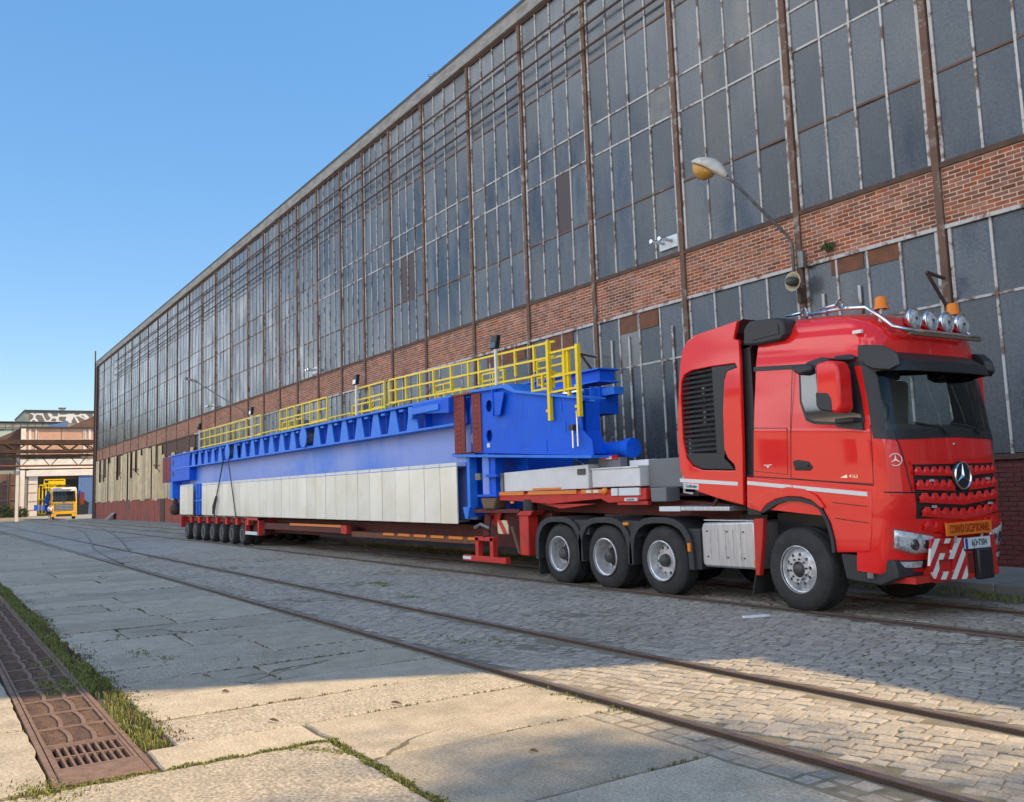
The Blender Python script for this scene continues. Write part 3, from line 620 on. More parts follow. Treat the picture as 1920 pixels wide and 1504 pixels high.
for i, (xa, xb, za, zb, b, k, kind) in enumerate(panes):
    dark = kind == 'u' and abs((xa + xb) / 2 + 30.05) < .5 and za in (10.52, 8.78)
    y = WALL - .002 + rp.uniform(-.003, .003)
    if i < 300:
        link('window_pane', ud if dark or rp.random() < .015 else up if rp.random() < .035 else um, None, hall, loc=((xa + xb) / 2, y, (za + zb) / 2), rot=(rp.gauss(0, .006), 0, rp.gauss(0, .006)), scale=(xb - xa - .03, .012, zb - za - .03))
    else:
        t1, t2 = rp.gauss(0, .006), rp.gauss(0, .006); w, h = (xb - xa) / 2, (zb - za) / 2; cx, cz = (xa + xb) / 2, (za + zb) / 2
        pm.add([(cx + sx * w, y + sx * w * t1 + sz * h * t2, cz + sz * h) for sx, sz in ((-1, -1), (1, -1), (1, 1), (-1, 1))], [(0, 1, 2, 3)])
pm.build('far_window_panes', 'pane_far', hall, kind='stuff', fix=False)
mu.sort(key=lambda p: -p[0]); tr.sort(key=lambda p: -p[1])
mm = MB()
for i, (x, za, zb, b) in enumerate(mu):
    if i < 90: MB().box(x - .022, x + .022, WALL - .028, WALL + .03, za, zb).build('mullion', 'peeling_white', hall)
    else: mm.box(x - .018, x + .018, WALL - .012, WALL + .03, za, zb)
mm.build('far_mullions', 'peeling_rust', hall, kind='stuff')
mm = MB()
for i, (xa, xb, z, b) in enumerate(tr):
    if i < 70: MB().box(xa, xb, WALL - .024, WALL + .02, z - .022, z + .022).build('transom', 'peeling_white' if i % 3 else 'peeling_rust', hall)
    else: mm.box(xa, xb, WALL - .016, WALL + .02, z - .022, z + .022)
mm.build('far_transoms', 'peeling_rust', hall, kind='stuff')
# extra lower-window framing, patch plates
for x in (-11.62, -10.78, -17.6, -18.3, -16.0): MB().box(x - .03, x + .03, WALL - .05, WALL - .028, 2.0, 5.3 if x > -12 else 5.4).build('sash_stile', 'peeling_white', hall)
for x0, x1, za in ((-11.4, -10.66, 5.62), (-10.58, -9.86, 5.62), (-18.0, -17.3, 5.5), (-17.2, -16.5, 5.5), (-21.3, -20.0, 5.45), (-24.6, -22.4, 5.5)): MB().box(x0, x1, WALL - .020, WALL - .008, za, 5.925).build('patch_plate', 'rust_panel', hall)
# dark service pipes hung in front of the upper windows
for z in (13.55, 14.2): MB().tube([(-92, WALL - .16, z), (NEAR, WALL - .16, z)], .035, 6).build('service_pipe', 'rust_dark', hall)
MB().tube([(-92, WALL - .12, 14.95), (NEAR, WALL - .12, 14.95)], .03, 6).build('service_pipe', 'rust_dark', hall)
# bricks of the band
bricks = []
rb = random.Random(4); z = 6.005; row = 0
while z < 7.0:
    for i in range(len(HX) - 1):
        x1, x0 = HX[i] - .08, HX[i + 1] + .08; x = x0 - (.13 if row % 2 else 0) * 1.0
        while x < x1:
            w = .255; xa, xb = max(x, x0), min(x + w - .026, x1)
            if xb - xa > .05: bricks.append((xa, xb, z, z + .057, rb.uniform(-.004, .003)))
            x += w
    z += .0785; row += 1
bricks.sort(key=lambda b: -b[0])
vis = [b for b in bricks if b[0] < -6.3]; hid = [b for b in bricks if b[0] >= -6.3]
bu = MB().box(-.5, .5, 0, 1, -.5, .5).mesh('brick'); bu.materials.append(MATS['brick_piece'])
mb = MB()
for i, (xa, xb, za, zb, o) in enumerate(vis + hid):
    if i < 300: link('brick', bu, None, hall, loc=((xa + xb) / 2, WALL - .022 + o, (za + zb) / 2), rot=(0, rb.gauss(0, .006), 0), scale=(xb - xa, .03, zb - za))
    else: mb.box(xa, xb, WALL - .022 + o, WALL, za, zb)
mb.build('bricks', 'brick', hall, kind='stuff', fix=False)
# plinth: red-painted brick near, rendered panels far
MB().box(-62, NEAR, WALL - .03, WALL + .06, 0, 1.86).build('plinth', 'brick_red', hall)
MB().box(FAR, NEAR, WALL - .09, WALL + .05, 1.86, 1.95).build('plinth_sill', 'rust_dark', hall)
mb = MB(); z = .0; row = 0
while z < 1.85:
    x = -13 - (.13 if row % 2 else 0)
    while x < -5.5: mb.box(x, x + .24, WALL - .042 + rb.uniform(-.003, .003), WALL - .02, z, z + .064); x += .255
    z += .0785; row += 1
mb.build('plinth_bricks', 'brick_red', hall, kind='stuff', fix=False)
x = FAR + .8
while x < -62:
    w = rb.uniform(1.3, 2.1); MB().box(x, min(x + w - .05, -62), WALL - .05 - rb.uniform(0, .02), WALL + .05, 0, 1.84).build('plinth_panel', 'render_red', hall); x += w
MB().box(-72, -70.6, WALL - .09, WALL + .05, 0, 1.8).build('plinth_door', 'rust_dark', hall)
# corrugated cladding in front of the far lower windows
x = FAR + .9; k = 0
while x < -62:
    w = rb.uniform(.85, 1.25); z1 = 5.9 - rb.choice([0, 0, 0.1, .5, 1.0, 2.2]) * (1 if rb.random() < .6 else 0); z0 = 1.8 + rb.uniform(-.12, .1)
    if x > -72: z1 = 4.9 + rb.uniform(-.4, .3)
    if k % 7 == 5: z1 = 4.1
    n = int(w / .06); m = MB(); rows = [[(x + w * i / n, WALL - .10 + .035 * math.sin(i * 1.6) - rb.uniform(0, .004), zz) for i in range(n + 1)] for zz in (z0, z1)]
    m.grid(rows); o = m.build('corrugated_sheet', 'corrugated', hall, fix=False)
    s = o.modifiers.new('t', 'SOLIDIFY'); s.thickness = .006
    x += w + (.5 if k % 9 == 6 else .01); k += 1
MB().box(FAR, -62, WALL - .0, WALL + .06, 1.95, 5.93).build('boarded_backing', 'rust_dark', hall)
# brackets on the columns
def bracket(x, z):
    m = MB(); m.bar((x, WALL - .1, z), (x, WALL - .62, z + .06), .045); m.bar((x, WALL - .60, z + .05), (x, WALL - .1, z - .5), .045); m.build('bracket', 'rust_dark', hall)
for x in (-9.02, -18.92, -72, -80, -88, -97): bracket(x, 5.05 if x > -20 else 4.3)
# rain pipe at the corner, standing above the eaves
o = MB().tube([(FAR - .15, WALL - .2, .1), (FAR - .15, WALL - .2, 17.6)], .07, 8).build('down_pipe', 'rust_dark'); props(o, 'dark vertical pipe on the far corner of the hall, taller than the eaves', 'pipe')
# street lamp on a bent arm fixed to the hall
L1 = root('street_lamp', (-12.2, WALL, 5.5), 'cream street lamp head on a slanting pipe arm fixed to the hall', 'lamp')
MB().tube([(-12.2, WALL - .14, 5.5), (-12.2, WALL - .16, 6.45), (-12.22, WALL - .22, 6.6), (-12.45, 13.45, 7.68), (-12.5, 13.38, 7.74)], .032, 8).build('arm', 'grey_metal', L1, smooth=True)
MB().box(-12.05, -11.92, WALL - .2, WALL - .1, 5.9, 6.25).build('junction_box', 'grey_metal', L1, bevel=.01)
def lamp_head(cx, cy, cz, ux, uy, uz, parent):
    # long axis along u (pointing to the lamp's nose)
    u = Vector((ux, uy, uz)).normalized(); s = u.cross(Vector((0, 0, 1))).normalized(); w = s.cross(u)
    def sec(tt, hw, hu, hd, n=16):
        r = []
        for k in range(n):
            a = 2 * math.pi * k / n; c, sn = math.cos(a), math.sin(a); r.append(Vector((cx, cy, cz)) + u * tt + s * hw * c + w * (hu * sn if sn > 0 else hd * sn))
        return r
    prof = [(-.02, .045, .045, .045), (.05, .09, .10, .06), (.2, .17, .20, .06), (.36, .23, .24, .04), (.52, .25, .22, .02), (.68, .21, .15, .02), (.77, .13, .07, .015), (.79, .03, .02, .01)]
    m = MB(); rows = [sec(*p) for p in prof]; m.grid([r + [r[0]] for r in rows]); m.build('lamp_housing', 'lamp_white', parent, smooth=True)
    prof = [(.27, .02, .0, .02), (.30, .14, .0, .12), (.40, .20, .0, .21), (.52, .21, .0, .23), (.64, .18, .0, .18), (.73, .10, .0, .08), (.755, .01, 0, .01)]
    m = MB(); rows = [[q - w * .03 for q in sec(*p)] for p in prof]; m.grid([r + [r[0]] for r in rows]); m.build('lamp_diffuser', 'lamp_amber', parent, smooth=True)
lamp_head(-12.5, 13.38, 7.76, -.62, -.35, .42, L1)
L2 = root('street_lamp', (-54, WALL, 5), 'distant lamp on a thin slanting arm over the blue girder', 'lamp')
MB().tube([(-50.5, WALL - .12, 6.2), (-50.6, WALL - .2, 6.5), (-53.3, 12.9, 8.4)], .035, 6).build('arm', 'grey_metal', L2)
MB().tube([(-53.2, 12.95, 8.36), (-53.9, 12.5, 8.62)], [.06, .09], 8).build('lamp_housing', 'grey_metal', L2)
# siren horn
sr = root('siren_horn', (-12.08, WALL, 5.6), 'round cream siren horn with a dark centre on the column', 'siren')
MB().lathe([(.02, 14.88), (.06, 14.84), (.10, 14.72), (.19, 14.66), (.20, 14.64), (.19, 14.64), (.12, 14.69), (.10, 14.72)], 'y', (-12.08, 0, 5.62), 28).build('horn_disc', 'cream', sr, smooth=True)
MB().lathe([(.03, 14.75), (.095, 14.74), (.10, 14.6), (.085, 14.52), (.03, 14.50)], 'y', (-12.08, 0, 5.62), 20).build('horn_core', 'hub_dark', sr, smooth=True)
MB().box(-12.12, -12.04, 14.8, 14.95, 5.2, 5.5).build('bracket', 'rust_dark', sr)
# flue vents
def vent(x, z, label):
    v = root('flue_vent', (x, WALL, z), label, 'vent', 'twin flue vents through the glazing')
    MB().box(x - .32, x + .32, WALL - .055, WALL - .03, z - .15, z + .15).build('vent_plate', 'plate_white', v)
    for dx in (-.17, .12):
        MB().lathe([(.045, WALL - .03), (.045, WALL - .40), (.058, WALL - .40), (.058, WALL - .47), (.045, WALL - .47)], 'y', (x + dx, 0, z + .02), 16).build('flue_pipe', 'chrome', v, smooth=True)
vent(-15.95, 7.43, 'white plate with two metal flue pipes near the street lamp'); vent(-39.7, 7.36, 'white plate with flue pipes above the yellow railing'); vent(-57.3, 7.35, 'farthest flue plate, low on the glazing near the slanting lamp arm')
# weeds on the wall and roof
def bush(name, label, cat, c, r, n, leaf, seed, mat='leaf', stem=True, flat=1.0, group=None):
    r2 = random.Random(seed); b = root(name, (c[0], c[1], c[2] - r), label, cat, group)
    m = MB()
    for _ in range(n):
        a, e = r2.uniform(0, 6.28), math.asin(r2.uniform(-.7, 1)); d = r * (r2.uniform(.25, 1) ** .5) * (.75 + .35 * math.sin(a * 3 + seed) * math.cos(e * 2 + seed))
        p = Vector((c[0] + d * math.cos(a) * math.cos(e), c[1] + d * math.sin(a) * math.cos(e) * flat, c[2] + d * math.sin(e)))
        x = Vector((r2.gauss(0, 1), r2.gauss(0, 1), r2.gauss(0, 1))).normalized(); y = x.orthogonal().normalized(); l = leaf * r2.uniform(.6, 1.3)
        m.add([p - x * l, p + y * l * .45, p + x * l, p - y * l * .45], [(0, 1, 2, 3)])
    m.build('foliage', mat, b, fix=False)
    if stem:
        s = MB()
        for k in range(5):
            a = k * 1.26; s.tube([(c[0], c[1], c[2] - r), (c[0] + r * .3 * math.cos(a), c[1] + r * .3 * math.sin(a) * flat, c[2]), (c[0] + r * .6 * math.cos(a), c[1] + r * .6 * math.sin(a) * flat, c[2] + r * .5)], [r * .04, r * .025, r * .01], 5)
        s.build('stem', 'bark', b)
    return b
bush('wall_weed', 'small green weed rooted in the brick band', 'plant', (-11.35, WALL - .14, 6.18), .15, 160, .035, 5)
bush('roof_sapling', 'tiny sapling growing out of the roof edge', 'plant', (-28.2, WALL + .3, 16.75), .26, 70, .04, 9)
o = MB().add([(-92.5, 14.2, .12), (-90.8, 14.2, .12), (-90.6, 14.85, .75), (-92.3, 14.85, .75), (-92.5, 14.22, .1), (-90.8, 14.22, .1), (-90.6, 14.9, .72), (-92.3, 14.9, .72)], [(0, 1, 2, 3), (7, 6, 5, 4), (0, 4, 5, 1), (1, 5, 6, 2), (2, 6, 7, 3), (3, 7, 4, 0)]).build('leaning_board', 'sidewalk'); props(o, 'pale board leaning on the red plinth near the far corner', 'board')
# neighbouring lower annex and tree beyond the frame to the right: they shade the near cobbles
an = root('annex_building', (15, WALL + 4, 0), 'low plain annex adjoining the hall beyond the right edge', 'building')
MB().box(NEAR + .02, 40, WALL + .1, WALL + 3, 0, 9.0).build('annex_wall', 'facade_grey', an); MB().box(NEAR + .02, 40.2, WALL - .1, WALL + 3.2, 9.0, 9.25).build('annex_roof', 'roof_dark', an)
MB().box(1.5, 3.2, WALL + 1, WALL + 2.6, 9.25, 10.3).build('roof_hatch', 'facade_grey', an)
def tree(name, label, x, y, h, r, seed, n=2600):
    r2 = random.Random(seed); t_ = root(name, (x, y, 0), label, 'tree'); s = MB()
    s.tube([(x, y, -.1), (x + .1, y, h * .35), (x, y + .1, h * .7)], [.28, .2, .08], 8); m = MB()
    for k in range(16):
        a = r2.uniform(0, 6.28); d = r2.uniform(.2, .8) * r; z = h * r2.uniform(.76, .97); cx, cy = x + d * math.cos(a), y + d * math.sin(a)
        s.tube([(x, y, h * .45), ((x + cx) / 2, (y + cy) / 2, (h * .5 + z) / 2), (cx, cy, z)], [.07, .04, .015], 5); cr = r * r2.uniform(.25, .42)
        for _ in range(n // 16):
            p = Vector((cx + r2.gauss(0, .5) * cr, cy + r2.gauss(0, .5) * cr, z + r2.gauss(0, .4) * cr)); u = Vector((r2.gauss(0, 1), r2.gauss(0, 1), r2.gauss(0, 1))).normalized(); v = u.orthogonal().normalized(); l = r2.uniform(.09, .2)
            m.add([p - u * l, p + v * l * .5, p + u * l, p - v * l * .5], [(0, 1, 2, 3)])
    s.build('trunk', 'bark', t_); m.build('crown', 'leaf', t_, fix=False)
tree('shade_tree', 'leafy tree standing behind the annex beyond the right edge', 6.75, 19.7, 20.0, 3.0, 3, 16000)

# unseen pale workshop, added behind the viewer to bounce sunlight onto the lorry
ob = root('bounce_workshop', (-25, -30, 0), 'unseen pale workshop added behind the viewer to bounce sunlight back', 'building')
MB().box(-90, 40, -46, -30, 0, 8).build('wall', 'facade_white', ob); MB().box(-90.3, 40.3, -46, -29.7, 8, 8.2).build('roof', 'roof_dark', ob)
for k in range(18): MB().box(-86 + k * 7, -83.4 + k * 7, -30.02, -29.97, 2.5, 5.5).build('window', 'pane_dark', ob)
# ------------------------------------------------------------------ far end of the street
GX = -119.0
gb = root('gate_building', (GX, 13, 0), 'white and orange workshop with an open gate at the end of the street', 'building')
F = lambda m, n, mat: m.build(n, mat, gb)
F(MB().box(GX - 30, GX - 29.5, 2, 40, 0, 9), 'back_wall', 'cab_interior')
F(MB().box(GX - 29.5, GX - .4, 2, 2.4, 0, 9).box(GX - 29.5, GX - .4, 39, 39.4, 0, 9), 'side_wall', 'facade_grey')
F(MB().box(GX - .4, GX, 10.15, 11.1, 0, 5.0), 'gate_pillar', 'facade_white')
for z in (1.1, 2.1, 3.1, 4.1): F(MB().box(GX, GX + .04, 10.1, 11.05, z, z + .08), 'rustication_band', 'facade_orange')
F(MB().box(GX - .4, GX, 16.6, 34, 0, 5.0), 'wall', 'facade_white')
F(MB().box(GX - .4, GX, 2, 10.15, 5.0, 5.8).box(GX - .4, GX, 2, 8.9, 0, 5.0), 'wall', 'facade_grey')
F(MB().box(GX - .4, GX + .25, 9.9, 34, 5.0, 5.65), 'gate_lintel', 'facade_white')
F(MB().box(GX - .4, GX, 9.4, 34, 5.65, 7.3), 'wall', 'facade_white')
F(MB().box(GX - .4, GX, 9.4, 34, 7.3, 10.55), 'wall', 'facade_orange')
F(MB().box(GX, GX + .03, 9.7, 34, 9.0, 9.28), 'band', 'facade_white')
for y in (9.45, 10.05, 10.75, 15.85, 16.4): F(MB().box(GX, GX + .06, y, y + .26, 6.9, 10.5), 'pilaster', 'facade_white')
F(MB().box(GX - 30, GX + .2, 9.2, 34, 10.55, 10.75), 'roof', 'roof_dark')
F(MB().prism([(14.2, 10.75), (18.5, 12.8), (18.5, 10.75)], 'x', GX - 8, GX - .3), 'gable_roof', 'brown_sheet')
F(MB().prism([(11.5, 10.75), (14.0, 11.4), (14.2, 10.75)], 'x', GX - 8, GX - .3), 'skylight', 'blue_sheet')
F(MB().box(GX + .1, GX + .3, 9.25, 9.75, 0, 10.5), 'corner_post', 'facade_white')
F(MB().box(GX - .1, GX + .1, 9.8, 10.05, 0, 5), 'corner_post', 'sidewalk')
for k in range(6): F(MB().box(GX + .05, GX + .12, 15.4 + k * .35, 15.4 + k * .35 + .33, .05, 4.9 - .0), 'gate_leaf_board', 'blue_sheet')
F(MB().box(GX - .38, GX - .1, 11.1, 16.6, 4.6, 5.0), 'gate_head', 'rust_dark')
bk = root('dark_bin', (GX + .8, 15.4, 0), 'dark bulky waste bin by the blue gate leaf', 'bin')
MB().prism([(14.9, 0), (16.3, 0), (16.4, 1.8), (15.9, 2.2), (15.2, 2.1), (14.85, 1.6)], 'x', GX + .3, GX + 1.4).build('bin_body', 'black_plastic', bk, bevel=.05); MB().box(GX + .25, GX + 1.45, 14.8, 16.45, 1.72, 1.8).build('bin_rim', 'dark_plastic', bk)
# graffiti building and grey sheds behind
g2 = root('graffiti_building', (-160, 25, 0), 'tall flat-roofed building with white graffiti along its top', 'building')
MB().box(-178, -160, 12.9, 44, 0, 16.3).build('wall', 'facade_grey', g2); MB().box(-160, -159.96, 13.6, 26, 14.5, 16.0).build('graffiti', 'graffiti_white', g2)
MB().box(-178.2, -159.8, 12.8, 44, 16.3, 16.5).build('roof', 'roof_dark', g2); MB().box(-164, -163.3, 18.2, 18.9, 16.5, 17.1).build('roof_vent', 'facade_white', g2); MB().box(-164.2, -163.1, 18.0, 19.1, 17.1, 17.25).build('vent_cap', 'grey_metal', g2)
g3 = root('grey_shed', (-150, 0, 0), 'long grey-green shed with a panelled attic behind the pipe bridge', 'building')
MB().box(-160, -150, -40, 17.5, 0, 12.7).build('wall', 'graffiti_green', g3); 
for k in range(34): MB().box(-149.95, -149.85, -15 + k * .95, -15 + k * .95 + .88, 12.75, 13.6).build('attic_panel', 'facade_grey', g3)
MB().box(-160, -150, -40, 17.5, 12.7, 13.7).build('attic', 'rust_dark', g3); MB().box(-160.2, -149.7, -40, 17.6, 13.7, 13.85).build('roof', 'roof_dark', g3)
MB().prism([(6.0, 9.0), (9.3, 10.6), (9.3, 4), (6.0, 4)], 'x', GX - 10, GX - 1).build('lean_to_roof', 'brown_sheet', g3)
# sheet-metal fence and bushes
fe = root('sheet_metal_fence', (GX + 3, 4, 0), 'tall brown sheet metal fence with pale rails left of the gate', 'fence')
for k in range(16): MB().box(GX + 3 + rnd(0, .02), GX + 3.06, -9.2 + k * 1.14, -9.2 + k * 1.14 + 1.11, .3, 5.2 + rnd(-.03, .03)).build('fence_panel', 'brown_sheet', fe)
for k in range(6): MB().box(GX + 3.07, GX + 3.2, -9 + k * 3.4, -8.86 + k * 3.4, 0, 5.3).build('fence_post', 'rust_dark', fe)
for z in (2.3, 4.0): MB().bar((GX + 3.12, -9.2, z - .6), (GX + 3.12, 9, z + .1), .06).build('fence_rail', 'sidewalk', fe)
po = root('striped_post', (GX + 4, 9.3, 0), 'white steel post with striped foot beside the fence', 'post')
MB().box(GX + 3.9, GX + 4.2, 9.05, 9.35, 0, 6.3).build('shaft', 'facade_white', po); MB().box(GX + 3.88, GX + 4.22, 9.03, 9.37, .6, 1.6).build('striped_foot', 'hazard', po)
bush('bush', 'dark green bush at the foot of the brown fence', 'bush', (GX + 6, 7.3, .95), 1.15, 900, .11, 2, flat=1.1, group='bushes at the foot of the fence')
bush('bush', 'lighter green bush beside the striped post', 'bush', (GX + 6.5, 8.9, .75), .95, 800, .11, 6, flat=1.2, group='bushes at the foot of the fence')
bush('bush', 'green bush at the left edge of the picture', 'bush', (GX + 6, 5.6, 1.0), 1.2, 900, .11, 12, flat=1.1, group='bushes at the foot of the fence')
# the far yard lies well behind the end of the hall
FK = 1.36
def recede(o):
    if o.type == 'EMPTY' and o.parent is None:
        for c in list(o.children): recede(c)
        return
    o.data = o.data.copy() if o.data.users > 1 else o.data
    for v in o.data.vertices: v.co = (v.co.x * FK, v.co.y * FK, max(0.0, 1.66 + (v.co.z - 1.66) * FK))
    for c in list(o.children): recede(c)
for o in [q for q in bpy.data.objects if q.parent is None and q.name.split('.')[0] in ('gate_building', 'dark_bin', 'graffiti_building', 'grey_shed', 'sheet_metal_fence', 'striped_post', 'bush')]: recede(o)
# pipe bridge with trusses
PX_ = -111.5
pb = root('pipe_bridge', (PX_, 10, 0), 'rusty steel pipe bridge with truss girders crossing the street', 'bridge')
def P(n, mat, m): return m.build(n, mat, pb)
P('deck', 'gantry', MB().box(PX_ - .8, PX_ + .8, -12, 15.9, 8.30, 8.72))
for dx in (-.8, .8):
    P('upper_chord', 'gantry', MB().box(PX_ + dx - .06, PX_ + dx + .06, -12, 15.9, 8.2, 8.35)); P('lower_chord', 'gantry', MB().box(PX_ + dx - .06, PX_ + dx + .06, -12, 15.9, 7.30, 7.64))
    for k in range(10):
        y = -10 + k * 2.6
        P('diagonal', 'gantry', MB().bar((PX_ + dx, y, 7.5), (PX_ + dx, y + 1.05, 8.3), .14)); P('diagonal', 'gantry', MB().bar((PX_ + dx, y + 1.55, 8.3), (PX_ + dx, y + 2.6, 7.5), .14))
for k in range(12): P('railing_post', 'gantry', MB().box(PX_ + .76, PX_ + .82, -11 + k * 2.35, -10.94 + k * 2.35, 8.62, 9.95))
for z in (9.95,): P('railing_rail', 'gantry', MB().box(PX_ + .76, PX_ + .82, -12, 15.9, z, z + .06))
for z, r_, mat, dx in ((7.0, .16, 'peeling_rust', .4), (6.75, .13, 'facade_grey', .0), (5.9, .10, 'rust_panel', .5), (5.55, .08, 'peeling_rust', -.3)): P('pipe', mat, MB().tube([(PX_ + dx, -12, z), (PX_ + dx, 15.9, z)], r_, 8))
for k in range(9):
    y = -9 + k * 2.8; P('hanger', 'gantry', MB().bar((PX_ + .3, y, 7.0), (PX_ + .3, y + .9, 5.9), .08)); P('hanger', 'gantry', MB().bar((PX_ + .3, y + 1.9, 7.0), (PX_ + .3, y + 1.0, 5.9), .08))
P('leg', 'facade_white', MB().box(PX_ - .15, PX_ + .15, 8.3, 8.6, 0, 7.35))
# yellow lorry coming out of the gate
yt = root('yellow_lorry', (-113, 13.2, 0), 'yellow lorry cab with grey grille coming out of the open gate', 'truck')
Yq = lambda n, mat, m, **k: m.build(n, mat, yt, **k)
ya, yb, yx = 11.95, 14.5, -113.0
Yq('cab_body', 'yellow_truck', MB().prism([(yx - 2.2, .7), (yx, .7), (yx + .05, 1.2), (yx, 2.0), (yx - .22, 3.25), (yx - .5, 3.45), (yx - 2.2, 3.6)], 'y', ya, yb), bevel=.07)
Yq('windscreen', 'mirror_glass', MB().add([(yx + .012, ya + .12, 2.08), (yx + .012, yb - .12, 2.08), (yx - .19, yb - .18, 3.12), (yx - .19, ya + .18, 3.12)], [(0, 1, 2, 3)]))
Yq('sun_visor', 'white_paint', MB().prism([(yx - .2, 3.12), (yx + .12, 3.1), (yx + .1, 3.35), (yx - .3, 3.55)], 'y', ya + .1, yb - .1), bevel=.02)
Yq('light_bar', 'dark_plastic', MB().box(yx - .5, yx - .2, ya + .5, yb - .7, 3.62, 3.82))
Yq('grille', 'grey_metal', MB().box(yx + .03, yx + .075, ya + .35, yb - .35, .95, 1.82))
for z in (.98, 1.15, 1.32, 1.49, 1.66): Yq('grille_slat', 'aluminium', MB().box(yx + .075, yx + .11, ya + .38, yb - .38, z, z + .085))
Yq('bumper', 'yellow_truck', MB().box(yx - .4, yx + .12, ya, yb, .3, .88), bevel=.04)
Yq('bumper_insert', 'dark_plastic', MB().box(yx + .12, yx + .135, ya + .5, yb - .5, .36, .6))
Yq('lower_screen_trim', 'black_plastic', MB().box(yx + .01, yx + .04, ya + .1, yb - .1, 1.98, 2.08))
Yq('front_badge', 'chrome', MB().box(yx + .05, yx + .07, 13.1, 13.35, 1.86, 1.96))
for y in (ya + .2, yb - .2): Yq('headlight', 'lens', MB().box(yx + .1, yx + .14, y - .15, y + .15, .68, .86)); 
for s, y in ((-1, ya - .2), (1, yb + .2)): Yq('mirror', 'black_plastic', MB().box(yx - .2, yx - .05, y - .1, y + .1, 2.1, 2.9), bevel=.03)
for y in (ya + .2, yb - .2): Yq('wheel', 'tyre', MB().lathe([(.28, -.16), (.5, -.15), (.52, 0), (.5, .15), (.28, .16)], 'y', (yx - .9, y, .52), 20), smooth=True)
lb = root('lorry_load', (-120, 13, 1), 'yellow railings and blue steel parts carried behind the yellow lorry', 'load')
Lq = lambda n, mat, m: m.build(n, mat, lb)
Lq('blue_beam', 'blue', MB().box(-128, -116, 11.6, 14.9, 1.0, 1.7)); Lq('blue_bracket', 'blue', MB().bar((-115.6, 11.6, 1.8), (-115.6, 11.9, 3.0), .35)); Lq('blue_bracket', 'blue', MB().box(-116, -115.5, 14.6, 15.2, 2.4, 3.2)); Lq('red_plate', 'oxide_red', MB().box(-115.9, -115.6, 15.2, 15.6, 1.6, 3.0))
for (y0, y1, z0, z1) in ((11.0, 11.7, .7, 3.9), (11.5, 13.6, 3.6, 4.5)):
    for y in (y0, (y0 + y1) / 2, y1): Lq('railing_post', 'yellow', MB().box(-116.2, -116.1, y - .06, y + .06, z0, z1))
    for z in (z0, (z0 + z1) / 2, z1): Lq('railing_rail', 'yellow', MB().box(-116.1, -116.0, y0, y1, z - .06, z + .06))
Lq('yellow_housing', 'yellow', MB().box(-117.2, -116.4, 12.0, 13.6, 3.2, 4.35))
# person beside the yellow lorry
pr = root('person', (-112, 11.75, 0), 'person in a white top and dark shorts walking beside the yellow lorry', 'person')
B0 = (-112, 11.75, 0)
bp = [(0, 0, .95), (0, 0, 1.15), (.01, 0, 1.38), (.02, 0, 1.50), (.03, 0, 1.62), (.03, 0, 1.72), (0, .1, .92), (.10, .11, .50), (.06, .11, .09), (.16, .11, .04), (0, -.1, .92), (-.06, -.11, .50), (-.18, -.11, .10), (-.08, -.11, .04), (0, .19, 1.40), (-.06, .25, 1.12), (.06, .25, .90), (0, -.19, 1.40), (.08, -.25, 1.14), (.22, -.22, .98)]
be = [(0, 1), (1, 2), (2, 3), (3, 4), (4, 5), (0, 6), (6, 7), (7, 8), (8, 9), (0, 10), (10, 11), (11, 12), (12, 13), (2, 14), (14, 15), (15, 16), (2, 17), (17, 18), (18, 19)]
brd = [.13, .12, .12, .055, .09, .08, .09, .06, .04, .03, .09, .06, .04, .03, .055, .04, .03, .055, .04, .03]
def skinned(name, pts, edges, rad, mat, parent):
    me = bpy.data.meshes.new(name); me.from_pydata([tuple(Vector(B0) + Vector(p)) for p in pts], edges, []); o = link(name, me, mat, parent)
    bm = bmesh.new(); bm.from_mesh(me); lay = bm.verts.layers.skin.verify(); bm.verts.ensure_lookup_table()
    for i, v in enumerate(bm.verts): v[lay].radius = (rad[i], rad[i]); v[lay].use_root = i == 0
    bm.to_mesh(me); bm.free()
    o.modifiers.new('skin', 'SKIN'); s = o.modifiers.new('sub', 'SUBSURF'); s.levels = 1; s.render_levels = 2
    return o
skinned('body', bp, be, brd, 'skin', pr)
skinned('shirt', [(0, 0, .98), (0, 0, 1.15), (.01, 0, 1.40), (0, .2, 1.40), (-.04, .25, 1.18), (0, -.2, 1.40), (.06, -.25, 1.18)], [(0, 1), (1, 2), (2, 3), (3, 4), (2, 5), (5, 6)], [.155, .145, .14, .075, .06, .075, .06], 'shirt', pr)
skinned('shorts', [(0, 0, .98), (0, .1, .88), (.07, .11, .58), (0, -.1, .88), (-.04, -.11, .58)], [(0, 1), (1, 2), (0, 3), (3, 4)], [.15, .11, .09, .11, .09], 'shorts', pr)
MB().lathe([(.01, 1.83), (.08, 1.81), (.105, 1.74), (.10, 1.66), (.06, 1.63)], 'z', (-112 - .0, 11.75, 0), 14).build('hair', 'hair', pr, smooth=True)
